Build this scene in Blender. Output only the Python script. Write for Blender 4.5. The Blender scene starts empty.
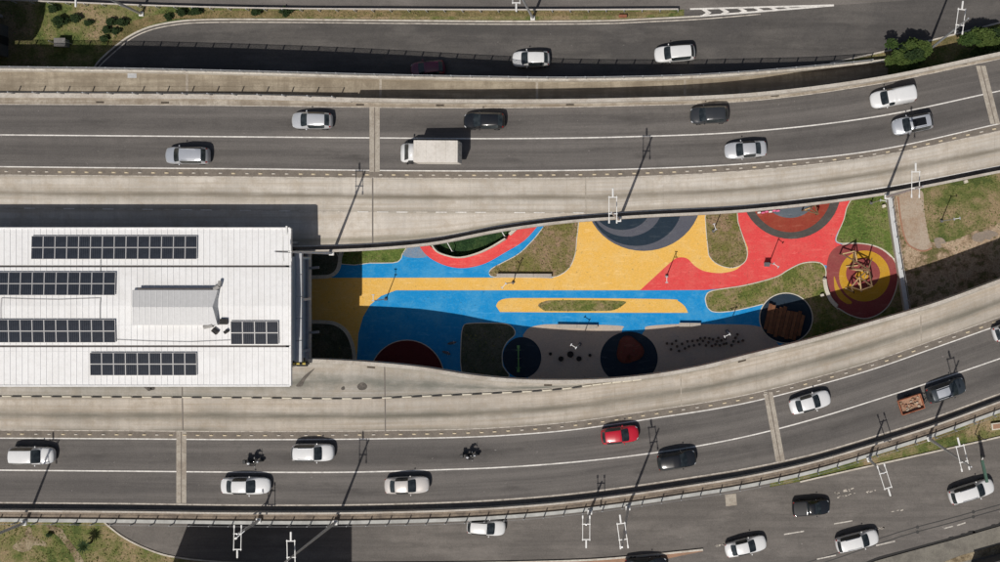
import bpy, bmesh, math, random
import numpy as np
from mathutils import Vector, Matrix

scene = bpy.context.scene
COL = scene.collection
rnd = random.Random(7)

# ------------------------------------------------------------------ camera, sky, sun, exposure
CAM_H = 105.0          # metres above the park ground
FOC = 945.0            # focal length in pixels of a 1000 pixel wide picture
NX, NY = 665.0, 262.0  # where the plumb line falls in the picture (the picture is a crop)
cam_d = bpy.data.cameras.new('camera')
cam = bpy.data.objects.new('camera', cam_d)
COL.objects.link(cam)
cam.location = (0, 0, CAM_H)
cam.rotation_euler = (0, 0, 0)
cam_d.sensor_width = 36.0
cam_d.lens = FOC / 1000.0 * 36.0
cam_d.shift_x = (500 - NX) / 1000.0
cam_d.shift_y = (NY - 281) / 1000.0
cam_d.clip_start = 1.0
cam_d.clip_end = 4000.0
scene.camera = cam

SUN_DIR = Vector((0.229, 0.583, -1.0)).normalized()     # the way the light travels
elev = math.asin(-SUN_DIR.z)
world = bpy.data.worlds.new('World')
scene.world = world
world.use_nodes = True
wn = world.node_tree
bg = wn.nodes['Background']
sky = wn.nodes.new('ShaderNodeTexSky')
sky.sky_type = 'NISHITA'
sky.sun_disc = False
sky.sun_elevation = elev
sky.sun_rotation = math.atan2(-SUN_DIR.x, -SUN_DIR.y)
wn.links.new(sky.outputs['Color'], bg.inputs['Color'])
sky.dust_density = 2.5
sky.ozone_density = 0.5
bg.inputs['Strength'].default_value = 0.05
sun_d = bpy.data.lights.new('sun', 'SUN')
sun_d.energy = 3.4
sun_d.angle = math.radians(0.5)
sun_d.color = (1.0, 0.955, 0.90)
sun = bpy.data.objects.new('sun', sun_d)
COL.objects.link(sun)
sun.location = (-60, -150, 250)
sun.rotation_euler = SUN_DIR.to_track_quat('-Z', 'Y').to_euler()
scene.view_settings.view_transform = 'Standard'
scene.view_settings.look = 'None'
scene.view_settings.exposure = 0.0
scene.view_settings.gamma = 1.0
scene.view_settings.use_curve_mapping = False
scene.render.engine = 'CYCLES'

# ------------------------------------------------------------------ measuring: plan position of a point seen at height z
def P(px, py, z=0.0):
    k = (CAM_H - z) / FOC
    return Vector(((px - NX) * k, (NY - py) * k, z))

def curve(pts):
    xs = np.array([p[0] for p in pts], float); ys = np.array([p[1] for p in pts], float)
    n = len(xs)
    d = (ys[1:] - ys[:-1]) / (xs[1:] - xs[:-1])
    m = np.zeros(n); m[0] = d[0]; m[-1] = d[-1]
    for i in range(1, n - 1):
        h0 = xs[i] - xs[i-1]; h1 = xs[i+1] - xs[i]
        m[i] = (d[i-1] * h1 + d[i] * h0) / (h0 + h1)
    def f(x):
        if x <= xs[0]: return float(ys[0] + m[0] * (x - xs[0]))
        if x >= xs[-1]: return float(ys[-1] + m[-1] * (x - xs[-1]))
        i = int(np.searchsorted(xs, x) - 1); i = max(0, min(n - 2, i))
        h = xs[i+1] - xs[i]; t = (x - xs[i]) / h
        return float((2*t**3 - 3*t*t + 1) * ys[i] + (t**3 - 2*t*t + t) * h * m[i] + (-2*t**3 + 3*t*t) * ys[i+1] + (t**3 - t*t) * h * m[i+1])
    return f

def off(f, d): return lambda x: f(x) + d

def clampc(pts):
    g = curve(pts); a, b = pts[0][0], pts[-1][0]
    return lambda x: g(min(max(x, a), b))

deckz = clampc([(380, 7.8), (500, 7.2), (640, 6.6), (760, 6.35), (900, 6.2)])

def smooth(pts, n=5, closed=True):
    out = []; L = len(pts)
    rng = range(L) if closed else range(L - 1)
    for i in rng:
        if closed: p0, p1, p2, p3 = pts[i-1], pts[i], pts[(i+1) % L], pts[(i+2) % L]
        else: p0, p1, p2, p3 = pts[max(i-1, 0)], pts[i], pts[i+1], pts[min(i+2, L-1)]
        for k in range(n):
            t = k / n
            out.append(tuple(0.5 * (2*p1[a] + (p2[a]-p0[a])*t + (2*p0[a]-5*p1[a]+4*p2[a]-p3[a])*t*t + (3*p1[a]-p0[a]-3*p2[a]+p3[a])*t**3) for a in (0, 1)))
    if not closed: out.append(tuple(pts[-1][:2]))
    return out

def ell(cx, cy, rx, ry, n=48):
    return [(cx + rx * math.cos(2*math.pi*i/n), cy - ry * math.sin(2*math.pi*i/n)) for i in range(n)]

# ------------------------------------------------------------------ mesh building
class MB:
    def __init__(s): s.v = []; s.f = []; s.uv = {}; s.mi = []
    def add(s, verts, faces, uvs=None, mi=0):
        o = len(s.v); s.v.extend([tuple(v) for v in verts])
        for k, f in enumerate(faces):
            if uvs: s.uv[len(s.f)] = uvs[k]
            s.f.append(tuple(i + o for i in f)); s.mi.append(mi)
        return s
    def box(s, c, size, rz=0.0, bev=0.0, mi=0):
        hx, hy, hz = size[0]/2, size[1]/2, size[2]/2
        cs, sn = math.cos(rz), math.sin(rz)
        if bev <= 0:
            pts = [(x, y, z) for z in (-hz, hz) for x, y in ((-hx,-hy),(hx,-hy),(hx,hy),(-hx,hy))]
            fs = [(3,2,1,0),(4,5,6,7),(0,1,5,4),(1,2,6,5),(2,3,7,6),(3,0,4,7)]
        else:
            b = min(bev, hx*.9, hy*.9, hz*.9); pts = []
            def ring(x, y, z): return [(-x,-y,z),(x,-y,z),(x,y,z),(-x,y,z)]
            def oct_(x, y, z): return [(-x+b,-y,z),(x-b,-y,z),(x,-y+b,z),(x,y-b,z),(x-b,y,z),(-x+b,y,z),(-x,y-b,z),(-x,-y+b,z)]
            pts = oct_(hx-b*.6, hy-b*.6, -hz) + oct_(hx, hy, -hz+b) + oct_(hx, hy, hz-b) + oct_(hx-b*.6, hy-b*.6, hz)
            fs = [tuple(range(7,-1,-1)), tuple(range(24,32))]
            for r in range(3):
                for k in range(8): fs.append((r*8+k, r*8+(k+1)%8, r*8+8+(k+1)%8, r*8+8+k))
        return s.add([(c[0]+x*cs-y*sn, c[1]+x*sn+y*cs, c[2]+z) for x,y,z in pts], fs, mi=mi)
    def cyl(s, p0, p1, r0, r1=None, n=10, mi=0):
        r1 = r0 if r1 is None else r1
        p0 = Vector(p0); p1 = Vector(p1); d = (p1 - p0).normalized()
        a = d.orthogonal().normalized(); b = d.cross(a)
        vs = []
        for p, r in ((p0, r0), (p1, r1)):
            for i in range(n):
                t = 2*math.pi*i/n; vs.append(p + (a*math.cos(t) + b*math.sin(t)) * r)
        fs = [(i, (i+1)%n, n+(i+1)%n, n+i) for i in range(n)] + [tuple(range(n-1,-1,-1)), tuple(range(n, 2*n))]
        return s.add(vs, fs, mi=mi)
    def tube(s, path, r, n=6, mi=0):
        for a, b in zip(path[:-1], path[1:]): s.cyl(a, b, r, r, n, mi)
        return s
    def bar(s, p0, p1, w, h, mi=0):
        p0 = Vector(p0); p1 = Vector(p1); d = (p1-p0).normalized()
        up = Vector((0,0,1)) if abs(d.z) < .95 else Vector((0,1,0))
        a = d.cross(up).normalized(); b = a.cross(d)
        vs = [p + a*x*w/2 + b*y*h/2 for p in (p0,p1) for x,y in ((-1,-1),(1,-1),(1,1),(-1,1))]
        return s.add(vs, [(3,2,1,0),(4,5,6,7),(0,1,5,4),(1,2,6,5),(2,3,7,6),(3,0,4,7)], mi=mi)
    def prism(s, pts, z0, z1, mi=0):
        n = len(pts)
        ar = sum(pts[i][0]*pts[(i+1)%n][1] - pts[(i+1)%n][0]*pts[i][1] for i in range(n))
        if ar < 0: pts = pts[::-1]
        vs = [(p[0],p[1],z0) for p in pts] + [(p[0],p[1],z1) for p in pts]
        fs = [tuple(range(n-1,-1,-1)), tuple(range(n,2*n))] + [(i,(i+1)%n,n+(i+1)%n,n+i) for i in range(n)]
        return s.add(vs, fs, mi=mi)
    def ellipsoid(s, c, r, nu=12, nv=8, mi=0):
        vs = [(c[0],c[1],c[2]-r[2])]
        for j in range(1, nv):
            t = math.pi*j/nv
            for i in range(nu):
                a = 2*math.pi*i/nu
                vs.append((c[0]+r[0]*math.sin(t)*math.cos(a), c[1]+r[1]*math.sin(t)*math.sin(a), c[2]-r[2]*math.cos(t)))
        vs.append((c[0],c[1],c[2]+r[2])); fs = []
        for i in range(nu): fs.append((0, 1+(i+1)%nu, 1+i))
        for j in range(nv-2):
            for i in range(nu):
                a = 1+j*nu+i; b = 1+j*nu+(i+1)%nu; fs.append((a,b,b+nu,a+nu))
        L = len(vs)-1; o = 1+(nv-2)*nu
        for i in range(nu): fs.append((o+i, o+(i+1)%nu, L))
        return s.add(vs, fs, mi=mi)
    def ribbon(s, fa, fb, z, x0, x1, step=8.0, thick=0.0, dza=0.0, dzb=0.0, mi=0):
        """strip between two lines of the plan, following height z(x); uv: metres along, 0..1 across"""
        n = max(1, int(math.ceil((x1-x0)/step))); xs = [x0+(x1-x0)*i/n for i in range(n+1)]
        zf = z if callable(z) else (lambda x: z)
        A = [P(x, fa(x), zf(x)) for x in xs]; B = [P(x, fb(x), zf(x)) for x in xs]
        for p in A: p.z += dza
        for p in B: p.z += dzb
        u = [0.0]
        for i in range(n): u.append(u[-1] + (((A[i+1]+B[i+1]) - (A[i]+B[i]))*0.5).length)
        vs = A + B; N = n+1; fs = []; uv = []
        for i in range(n):
            fs.append((N+i, N+i+1, i+1, i)); uv.append([(u[i],1),(u[i+1],1),(u[i+1],0),(u[i],0)])
        if thick > 0:
            vs = vs + [p - Vector((0,0,thick)) for p in A] + [p - Vector((0,0,thick)) for p in B]
            for i in range(n):
                fs.append((2*N+i, 2*N+i+1, 3*N+i+1, 3*N+i)); uv.append([(u[i],0),(u[i+1],0),(u[i+1],1),(u[i],1)])
                fs.append((i, i+1, 2*N+i+1, 2*N+i)); uv.append([(u[i],0),(u[i+1],0),(u[i+1],.0),(u[i],.0)])
                fs.append((N+i+1, N+i, 3*N+i, 3*N+i+1)); uv.append([(u[i+1],1),(u[i],1),(u[i],1),(u[i+1],1)])
            fs.append((0, 2*N, 3*N, N)); uv.append([(0,0),(0,0),(0,1),(0,1)])
            fs.append((n, N+n, 3*N+n, 2*N+n)); uv.append([(0,0),(0,1),(0,1),(0,0)])
        return s.add(vs, fs, uv, mi)
    def mesh(s, name, mats, smooth_=False):
        me = bpy.data.meshes.new(name)
        me.from_pydata([tuple(v) for v in s.v], [], s.f)
        for m in (mats if isinstance(mats, (list, tuple)) else [mats]): me.materials.append(m)
        if s.uv:
            ul = me.uv_layers.new(name='UVMap')
            for fi, p in enumerate(me.polygons):
                if fi in s.uv:
                    for k, li in enumerate(p.loop_indices): ul.data[li].uv = s.uv[fi][k]
        if any(s.mi): me.polygons.foreach_set('material_index', s.mi)
        if smooth_: me.polygons.foreach_set('use_smooth', [True]*len(me.polygons))
        me.update()
        return me
    def build(s, name, mats, parent=None, smooth_=False, loc=None):
        o = bpy.data.objects.new(name, s.mesh(name, mats, smooth_))
        COL.objects.link(o)
        if parent is not None: o.parent = parent
        if loc is not None: o.location = loc
        return o

def tag(o, label=None, cat=None, group=None, kind=None):
    if label: o['label'] = label
    if cat: o['category'] = cat
    if group: o['group'] = group
    if kind: o['kind'] = kind
    return o
def thing(name, label, cat, loc=(0,0,0), rz=0.0, group=None):
    o = bpy.data.objects.new(name, None); COL.objects.link(o)
    o.empty_display_size = 0.5
    o.location = loc; o.rotation_euler = (0,0,rz)
    return tag(o, label, cat, group)
def obj(name, me, parent=None, loc=None, rz=None):
    o = bpy.data.objects.new(name, me); COL.objects.link(o)
    if parent is not None: o.parent = parent
    if loc is not None: o.location = loc
    if rz is not None: o.rotation_euler = (0,0,rz)
    return o
def copy_tree(o, parent=None):
    c = o.copy(); COL.objects.link(c); c.parent = parent
    for ch in list(o.children): copy_tree(ch, c)
    return c

# ------------------------------------------------------------------ materials
MATS = {}
def newmat(name):
    m = bpy.data.materials.new(name); m.use_nodes = True
    nt = m.node_tree; bs = nt.nodes['Principled BSDF']
    return m, nt, bs
def N(nt, t, **kw):
    n = nt.nodes.new(t)
    for k, v in kw.items():
        if k in n.inputs: n.inputs[k].default_value = v
        else: setattr(n, k, v)
    return n
def rgba(c): return (c[0], c[1], c[2], 1.0)
def noise(nt, vec, scale, detail=4, rough=.6):
    n = N(nt, 'ShaderNodeTexNoise'); n.inputs['Scale'].default_value = scale
    n.inputs['Detail'].default_value = detail; n.inputs['Roughness'].default_value = rough
    if vec is not None: nt.links.new(vec, n.inputs['Vector'])
    return n.outputs['Fac']
def ramp(nt, fac, stops):
    r = N(nt, 'ShaderNodeValToRGB'); el = r.color_ramp.elements
    while len(el) < len(stops): el.new(0.5)
    for e, (p, c) in zip(el, stops):
        e.position = p; e.color = rgba(c) if hasattr(c, '__len__') else (c, c, c, 1)
    nt.links.new(fac, r.inputs['Fac'])
    return r.outputs['Color']
def mix(nt, fac, a, b, mode='MIX'):
    m = N(nt, 'ShaderNodeMix'); m.data_type = 'RGBA'; m.blend_type = mode
    if isinstance(fac, (int, float)): m.inputs[0].default_value = fac
    else: nt.links.new(fac, m.inputs[0])
    for k, v in ((6, a), (7, b)):
        if hasattr(v, 'is_linked'): nt.links.new(v, m.inputs[k])
        else: m.inputs[k].default_value = rgba(v)
    return m.outputs[2]
def maprange(nt, v, a, b, c=0.0, d=1.0):
    m = N(nt, 'ShaderNodeMapRange'); m.inputs[1].default_value = a; m.inputs[2].default_value = b
    m.inputs[3].default_value = c; m.inputs[4].default_value = d
    nt.links.new(v, m.inputs[0]); return m.outputs[0]
def coords(nt, which='Object', scale=None):
    tc = N(nt, 'ShaderNodeTexCoord'); o = tc.outputs[which]
    if scale:
        mp = N(nt, 'ShaderNodeMapping'); mp.inputs['Scale'].default_value = scale
        nt.links.new(o, mp.inputs['Vector']); o = mp.outputs['Vector']
    return o
def bump(nt, bs, h, strength=.3, dist=.02):
    b = N(nt, 'ShaderNodeBump'); b.inputs['Strength'].default_value = strength; b.inputs['Distance'].default_value = dist
    nt.links.new(h, b.inputs['Height']); nt.links.new(b.outputs['Normal'], bs.inputs['Normal'])

def plain(name, c, rough=.6, metal=0.0, var=.12, scale=3.0, spec=.4, coat=0.0, bmp=0.0):
    if name in MATS: return MATS[name]
    m, nt, bs = newmat(name)
    v = coords(nt)
    f = noise(nt, v, scale, 5, .65)
    lo = tuple(x*(1-var) for x in c); hi = tuple(min(1, x*(1+var)) for x in c)
    nt.links.new(ramp(nt, f, [(.3, lo), (.7, hi)]), bs.inputs['Base Color'])
    bs.inputs['Roughness'].default_value = rough; bs.inputs['Metallic'].default_value = metal
    bs.inputs['Specular IOR Level'].default_value = spec
    bs.inputs['Coat Weight'].default_value = coat; bs.inputs['Coat Roughness'].default_value = .06
    if bmp: bump(nt, bs, noise(nt, v, scale*8, 3), bmp, .02)
    MATS[name] = m; return m

def grain(nt, col, f, lo, hi):
    k = maprange(nt, f, .32, .68, lo, hi); cc = N(nt, 'ShaderNodeCombineColor')
    for i in range(3): nt.links.new(k, cc.inputs[i])
    return mix(nt, 1.0, col, cc.outputs[0], 'MULTIPLY')

def worn(name, c, dirt, rough=.85, sc=.5, amt=.5, fine=.12, streak=None, spec=.25, bmp=.2, spots=False):
    """paint / concrete / rubber with patchy wear; streak stretches the wear along the strip"""
    if name in MATS: return MATS[name]
    m, nt, bs = newmat(name)
    v = coords(nt)
    a = noise(nt, v, sc, 6, .7); b = noise(nt, v, sc*6, 5, .65); g = noise(nt, v, 7.0, 4, .75)
    col = mix(nt, maprange(nt, a, .46, .63, 0, amt), c, dirt)
    col = mix(nt, maprange(nt, b, .50, .66, 0, amt*.7), col, dirt)
    col = grain(nt, col, g, 1-fine*1.3, 1+fine*1.3)
    if streak:
        s1 = noise(nt, coords(nt, 'UV', streak), 1.0, 5, .65)
        col = mix(nt, maprange(nt, s1, .44, .62, 0, .75), col, dirt)
        s2 = noise(nt, coords(nt, 'UV', (1.1, .3, 1)), 1.0, 6, .75)
        col = mix(nt, maprange(nt, s2, .48, .64, 0, .7), col, dirt)
    if spots:
        sp_ = noise(nt, v, 3.2, 2, .5)
        col = mix(nt, maprange(nt, sp_, .66, .74, 0, .5), col, tuple(x*.35 for x in dirt))
        sc_ = noise(nt, coords(nt, 'Object', (.5, 2.4, 1)), 1.0, 5, .7)
        col = mix(nt, maprange(nt, sc_, .56, .70, 0, .4), col, tuple(min(1, x*1.25+.05) for x in dirt))
    nt.links.new(col, bs.inputs['Base Color'])
    bs.inputs['Roughness'].default_value = rough; bs.inputs['Specular IOR Level'].default_value = spec
    if bmp: bump(nt, bs, g, bmp, .015)
    MATS[name] = m; return m

def asphalt(name, c, hi, tracks=True):
    if name in MATS: return MATS[name]
    m, nt, bs = newmat(name)
    v = coords(nt)
    a = noise(nt, v, .10, 5, .6); g = noise(nt, v, 9.0, 4, .8); d = noise(nt, v, .9, 6, .7)
    col = mix(nt, maprange(nt, a, .40, .60), c, hi)
    col = mix(nt, maprange(nt, d, .50, .66, 0, .45), col, tuple(x*.74 for x in c))
    if tracks:
        uv = coords(nt, 'UV'); sp = N(nt, 'ShaderNodeSeparateXYZ'); nt.links.new(uv, sp.inputs[0])
        w = N(nt, 'ShaderNodeMath'); w.operation = 'MULTIPLY'; nt.links.new(sp.outputs[1], w.inputs[0]); w.inputs[1].default_value = 2*math.pi*2
        cs = N(nt, 'ShaderNodeMath'); cs.operation = 'COSINE'; nt.links.new(w.outputs[0], cs.inputs[0])
        st = noise(nt, coords(nt, 'UV', (.05, 13.0, 1)), 1.0, 6, .7)
        st2 = noise(nt, coords(nt, 'UV', (.02, 5.0, 1)), 1.0, 4, .6)
        col = mix(nt, maprange(nt, cs.outputs[0], .6, -1, 0, .42), col, tuple(x*.62 for x in c))      # oil along the middle of each lane
        col = mix(nt, maprange(nt, st, .42, .62, 0, .55), col, tuple(x*.68 for x in c))
        col = mix(nt, maprange(nt, st2, .46, .62, 0, .5), col, tuple(x*1.25 for x in hi))
        blot = noise(nt, coords(nt, 'UV', (.09, 2.6, 1)), 1.0, 4, .55)
        bb = N(nt, 'ShaderNodeMath'); bb.operation = 'MULTIPLY'
        nt.links.new(maprange(nt, blot, .55, .66, 0, .8), bb.inputs[0]); nt.links.new(maprange(nt, cs.outputs[0], .2, -1, 0, 1), bb.inputs[1])
        col = mix(nt, bb.outputs[0], col, tuple(x*.42 for x in c))
    else:
        ob = coords(nt, 'Object', (.04, .8, 1)); s2 = noise(nt, ob, 1.0, 6, .7)
        col = mix(nt, maprange(nt, s2, .44, .60, 0, .55), col, tuple(x*.70 for x in c))
        s3 = noise(nt, coords(nt, 'Object', (.13, .45, 1)), 1.0, 5, .65)
        col = mix(nt, maprange(nt, s3, .52, .64, 0, .5), col, tuple(x*1.3 for x in hi))
        vo = N(nt, 'ShaderNodeTexVoronoi'); vo.feature = 'DISTANCE_TO_EDGE'; vo.inputs['Scale'].default_value = .16
        wv = N(nt, 'ShaderNodeVectorMath'); wv.operation = 'ADD'; nn = N(nt, 'ShaderNodeTexNoise'); nn.inputs['Scale'].default_value = .8
        nt.links.new(v, nn.inputs['Vector']); nt.links.new(v, wv.inputs[0]); nt.links.new(nn.outputs['Color'], wv.inputs[1]); nt.links.new(wv.outputs[0], vo.inputs['Vector'])
        col = mix(nt, maprange(nt, vo.outputs['Distance'], .006, .001, 0, .14), col, tuple(x*.5 for x in c))
    fleck = noise(nt, v, 2.6, 2, .5)
    col = mix(nt, maprange(nt, fleck, .735, .79, 0, .5), col, tuple(x*2.6 for x in c))
    col = grain(nt, col, g, .80, 1.20)
    nt.links.new(col, bs.inputs['Base Color'])
    bs.inputs['Roughness'].default_value = .82; bs.inputs['Specular IOR Level'].default_value = .3
    bump(nt, bs, g, .25, .01)
    MATS[name] = m; return m

def bus_concrete(name, c, stain, centre=.5, width=.1, edge=.6):
    if name in MATS: return MATS[name]
    m, nt, bs = newmat(name)
    v = coords(nt)
    a = noise(nt, v, .12, 5, .6); g = noise(nt, v, 8.0, 4, .75); p1 = noise(nt, v, .55, 6, .72)
    tr = noise(nt, coords(nt, 'UV', (1.6, .5, 1)), 1.0, 6, .75)       # smears across the lane
    ln = noise(nt, coords(nt, 'UV', (.04, 8.0, 1)), 1.0, 6, .7)       # smears along it
    warm = tuple(x*s for x, s in zip(c, (.74,.68,.60)))
    col = mix(nt, maprange(nt, a, .40, .60), tuple(x*.90 for x in c), tuple(x*1.10 for x in c))
    col = mix(nt, maprange(nt, p1, .48, .64, 0, .6), col, warm)
    col = mix(nt, maprange(nt, tr, .46, .64, 0, .38), col, tuple(x*.74 for x in c))
    col = mix(nt, maprange(nt, tr, .44, .34, 0, .35), col, tuple(min(1, x*1.2) for x in c))
    col = mix(nt, maprange(nt, ln, .45, .62, 0, .6), col, warm)
    uv = coords(nt, 'UV'); sp = N(nt, 'ShaderNodeSeparateXYZ'); nt.links.new(uv, sp.inputs[0])
    wob = noise(nt, coords(nt, 'UV', (.03, 0, 1)), 1.0, 3)
    ad = N(nt, 'ShaderNodeMath'); ad.operation = 'MULTIPLY_ADD'; nt.links.new(wob, ad.inputs[0]); ad.inputs[1].default_value = .16
    nt.links.new(sp.outputs[1], ad.inputs[2])
    def band(cn, wd, lo, hi, amt0, amt1, colr, col):
        sb = N(nt, 'ShaderNodeMath'); sb.operation = 'SUBTRACT'; nt.links.new(ad.outputs[0], sb.inputs[0]); sb.inputs[1].default_value = cn + .08
        ab = N(nt, 'ShaderNodeMath'); ab.operation = 'ABSOLUTE'; nt.links.new(sb.outputs[0], ab.inputs[0])
        oil = maprange(nt, ab.outputs[0], wd, wd*.12, 0, 1)
        pat = noise(nt, coords(nt, 'UV', (.05 if wd < .2 else .25, 2.0, 1)), 1.0, 6, .65)
        ml = N(nt, 'ShaderNodeMath'); ml.operation = 'MULTIPLY'; nt.links.new(oil, ml.inputs[0]); nt.links.new(maprange(nt, pat, .40, .58, amt0, amt1), ml.inputs[1])
        return mix(nt, ml.outputs[0], col, colr)
    col = band(centre, width*2.6, 0, 1, .1, .5, stain, col)
    col = band(centre, width*1.1, 0, 1, .4, 1.0, stain, col)
    col = band(1.0, .16, 0, 1, .1, edge, stain, col)
    col = band(0.0, .12, 0, 1, .0, edge, stain, col)
    seam = N(nt, 'ShaderNodeMath'); seam.operation = 'PINGPONG'; nt.links.new(sp.outputs[0], seam.inputs[0]); seam.inputs[1].default_value = 2.5
    col = mix(nt, maprange(nt, seam.outputs[0], .035, .015, 0, .2), col, stain)
    col = grain(nt, col, g, .91, 1.09)
    nt.links.new(col, bs.inputs['Base Color'])
    bs.inputs['Roughness'].default_value = .88; bs.inputs['Specular IOR Level'].default_value = .25
    bump(nt, bs, g, .2, .01)
    MATS[name] = m; return m

def ground_mat(name, cols, sc=.18):
    """grass, dry grass and bare soil in patches"""
    if name in MATS: return MATS[name]
    m, nt, bs = newmat(name)
    v = coords(nt)
    a = noise(nt, v, sc, 6, .65); b = noise(nt, v, sc*5, 5, .7); g = noise(nt, v, 6.0, 4, .8)
    s = N(nt, 'ShaderNodeMath'); s.operation = 'MULTIPLY_ADD'; nt.links.new(b, s.inputs[0]); s.inputs[1].default_value = .55; nt.links.new(a, s.inputs[2])
    col = ramp(nt, maprange(nt, s.outputs[0], .63, .93), [(i/(len(cols)-1)*.7+.12, c) for i, c in enumerate(cols)])
    k = maprange(nt, g, .32, .68, .55, 1.45); cc = N(nt, 'ShaderNodeCombineColor')
    for i in range(3): nt.links.new(k, cc.inputs[i])
    col = mix(nt, 1.0, col, cc.outputs[0], 'MULTIPLY')
    nt.links.new(col, bs.inputs['Base Color'])
    bs.inputs['Roughness'].default_value = .95; bs.inputs['Specular IOR Level'].default_value = .1
    bump(nt, bs, g, .5, .08)
    MATS[name] = m; return m

def leaf_mat(name, c1, c2, trans=.25):
    if name in MATS: return MATS[name]
    m, nt, bs = newmat(name)
    v = coords(nt); a = noise(nt, v, 1.6, 3, .6); b = noise(nt, v, 12.0, 2, .6)
    col = mix(nt, maprange(nt, a, .35, .65), c1, c2)
    col = mix(nt, maprange(nt, b, .4, .7, 0, .6), col, tuple(x*1.5 for x in c2))
    nt.links.new(col, bs.inputs['Base Color'])
    bs.inputs['Roughness'].default_value = .75; bs.inputs['Specular IOR Level'].default_value = .12
    MATS[name] = m; return m

def paint(name, c, metal=0.0, rough=.28):
    return plain(name, c, rough, metal, .03, 1.5, .5, .6)
def glassmat():
    if 'car_glass' in MATS: return MATS['car_glass']
    m, nt, bs = newmat('car_glass')
    v = coords(nt); f = noise(nt, v, 1.2, 3, .5)
    nt.links.new(ramp(nt, f, [(.35, (.012,.016,.018)), (.65, (.05,.060,.064))]), bs.inputs['Base Color'])
    bs.inputs['Roughness'].default_value = .08; bs.inputs['Specular IOR Level'].default_value = .6
    MATS['car_glass'] = m; return m
# ================================================================== lines of the plan (picture columns -> rows)
ZN = 1.8     # the ground north of the viaducts lies higher than the park
UN = curve([(0,93),(125,93.7),(250,95),(375,98.3),(500,99.5),(625,98),(750,93),(875,77.5),(1000,52)])
UA = curve([(0,104.5),(125,105),(250,106),(375,107.5),(500,108),(625,106),(750,101),(875,84.5),(1000,59)])
UC = curve([(0,135),(125,136),(250,137),(375,138),(500,138.7),(625,137),(750,131.5),(875,117),(1000,91)])
UE = curve([(0,166.8),(125,168),(250,169),(375,170.5),(500,171),(625,169.3),(750,163.5),(875,150.5),(1000,123.7)])
US = curve([(0,175),(125,176),(250,177),(375,178),(500,178.3),(625,177),(750,170.5),(875,156.5),(1000,131)])
UD = curve([(0,208),(250,210.5),(375,212),(500,212.5),(580,213),(700,213)])
UI = curve([(0,246.5),(250,246.5),(330,245.5),(375,243.5),(430,238.5),(500,225.7),(560,217.3),(625,212.3),(750,205),(875,189),(1000,166)])
UO = curve([(0,252.5),(250,252.5),(330,252),(375,250),(430,245),(500,231.7),(560,223.6),(625,218.5),(750,211.5),(875,196.5),(1000,172.8)])
LN = curve([(0,358.5),(250,358.5),(310,359),(370,362),(425,367.5),(462,373.5),(500,377.8),(560,380),(625,377.3),(700,366),(750,353.8),(800,341.5),(875,320.5),(937,302),(1000,279)])
LD = curve([(0,396),(250,397.5),(375,398),(425,396),(500,392.7),(560,389),(600,384),(640,379.5)])
LE = curve([(0,438),(125,438.7),(250,439.5),(375,438.7),(500,435.5),(562,430.8),(650,418.7),(750,402),(812,386.5),(875,368.5),(937,347),(1000,324.8)])
LS = off(LE, -8.0)
LC = curve([(0,470),(125,471),(250,472),(350,472),(437,469.7),(500,467.3),(562,463),(625,456.5),(700,445.5),(750,435.5),(812,419.5),(875,400),(937,380),(1000,358.5)])
LA = curve([(0,502.5),(125,503.5),(250,505),(375,504.3),(500,499.7),(562,494.7),(625,487),(687,478),(750,467.8),(812,454.3),(875,436),(931,418.5),(1000,393.5)])
RO = curve([(0,67.5),(125,69),(250,71.7),(375,75),(500,77.3),(560,78),(625,77.3),(700,75),(750,71.8),(830,64.8),(888,58.8)])
rampz = clampc([(100, ZN+5.75), (350, ZN+5.0), (500, ZN+3.7), (750, ZN+1.75), (830, ZN+.45), (888, ZN+.1)])
X0, X1 = -260, 1240

M_ASPH = asphalt('viaduct_asphalt', (.118,.108,.100), (.146,.133,.121))
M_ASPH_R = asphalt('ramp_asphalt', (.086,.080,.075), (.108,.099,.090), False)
M_ASPH_S = asphalt('street_asphalt', (.130,.118,.107), (.155,.140,.126), False)
M_BUS = bus_concrete('bus_lane_concrete', (.555,.51,.445), (.20,.175,.135), .55, .10)
M_BUS2 = bus_concrete('bus_bay_concrete', (.59,.54,.47), (.26,.235,.18), .86, .09)
M_BUS3 = bus_concrete('lower_bus_lane_concrete', (.49,.44,.375), (.165,.152,.12), .55, .13, .8)
M_BAY3 = bus_concrete('lower_bay_concrete', (.46,.425,.375), (.18,.178,.15), .55, .25)
M_CONC = worn('parapet_concrete', (.50,.46,.40), (.33,.28,.225), .85, .5, .6)
M_SHOULD = worn('shoulder_concrete', (.42,.375,.31), (.22,.18,.135), .9, .35, .8, streak=(.15, 2.0, 1))
M_STRIP = worn('separator_strip', (.20,.172,.142), (.125,.108,.09), .9, .6, .6)
M_RAMP = worn('ramp_concrete', (.36,.31,.235), (.20,.165,.12), .9, .22, .8, streak=(.12, 3.0, 1))
M_WALK = worn('walkway_concrete', (.24,.195,.15), (.11,.09,.075), .9, .5, .8)
M_WHITE = worn('road_paint', (.74,.71,.66), (.36,.34,.31), .7, 1.2, .5)
M_OLDW = worn('worn_road_paint', (.56,.51,.44), (.25,.22,.19), .8, 1.5, .8)
M_YEL = worn('stud_yellow', (.62,.52,.36), (.42,.36,.28), .6, 2.0, .6)
M_JOINT = worn('joint_concrete', (.40,.36,.30), (.24,.20,.16), .9, .8, .7)
M_DARK = plain('dark_rubber', (.022,.021,.02), .8)
M_STEEL = plain('galvanised_steel', (.52,.53,.54), .45, .55, .1, 4)
M_PALE = plain('pale_coated_steel', (.72,.71,.68), .45, .0, .06, 3)
M_KERB = worn('kerb_concrete', (.56,.52,.45), (.36,.31,.25), .85, .8, .7)
M_PIER = worn('pier_concrete', (.38,.36,.33), (.24,.22,.20))

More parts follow.
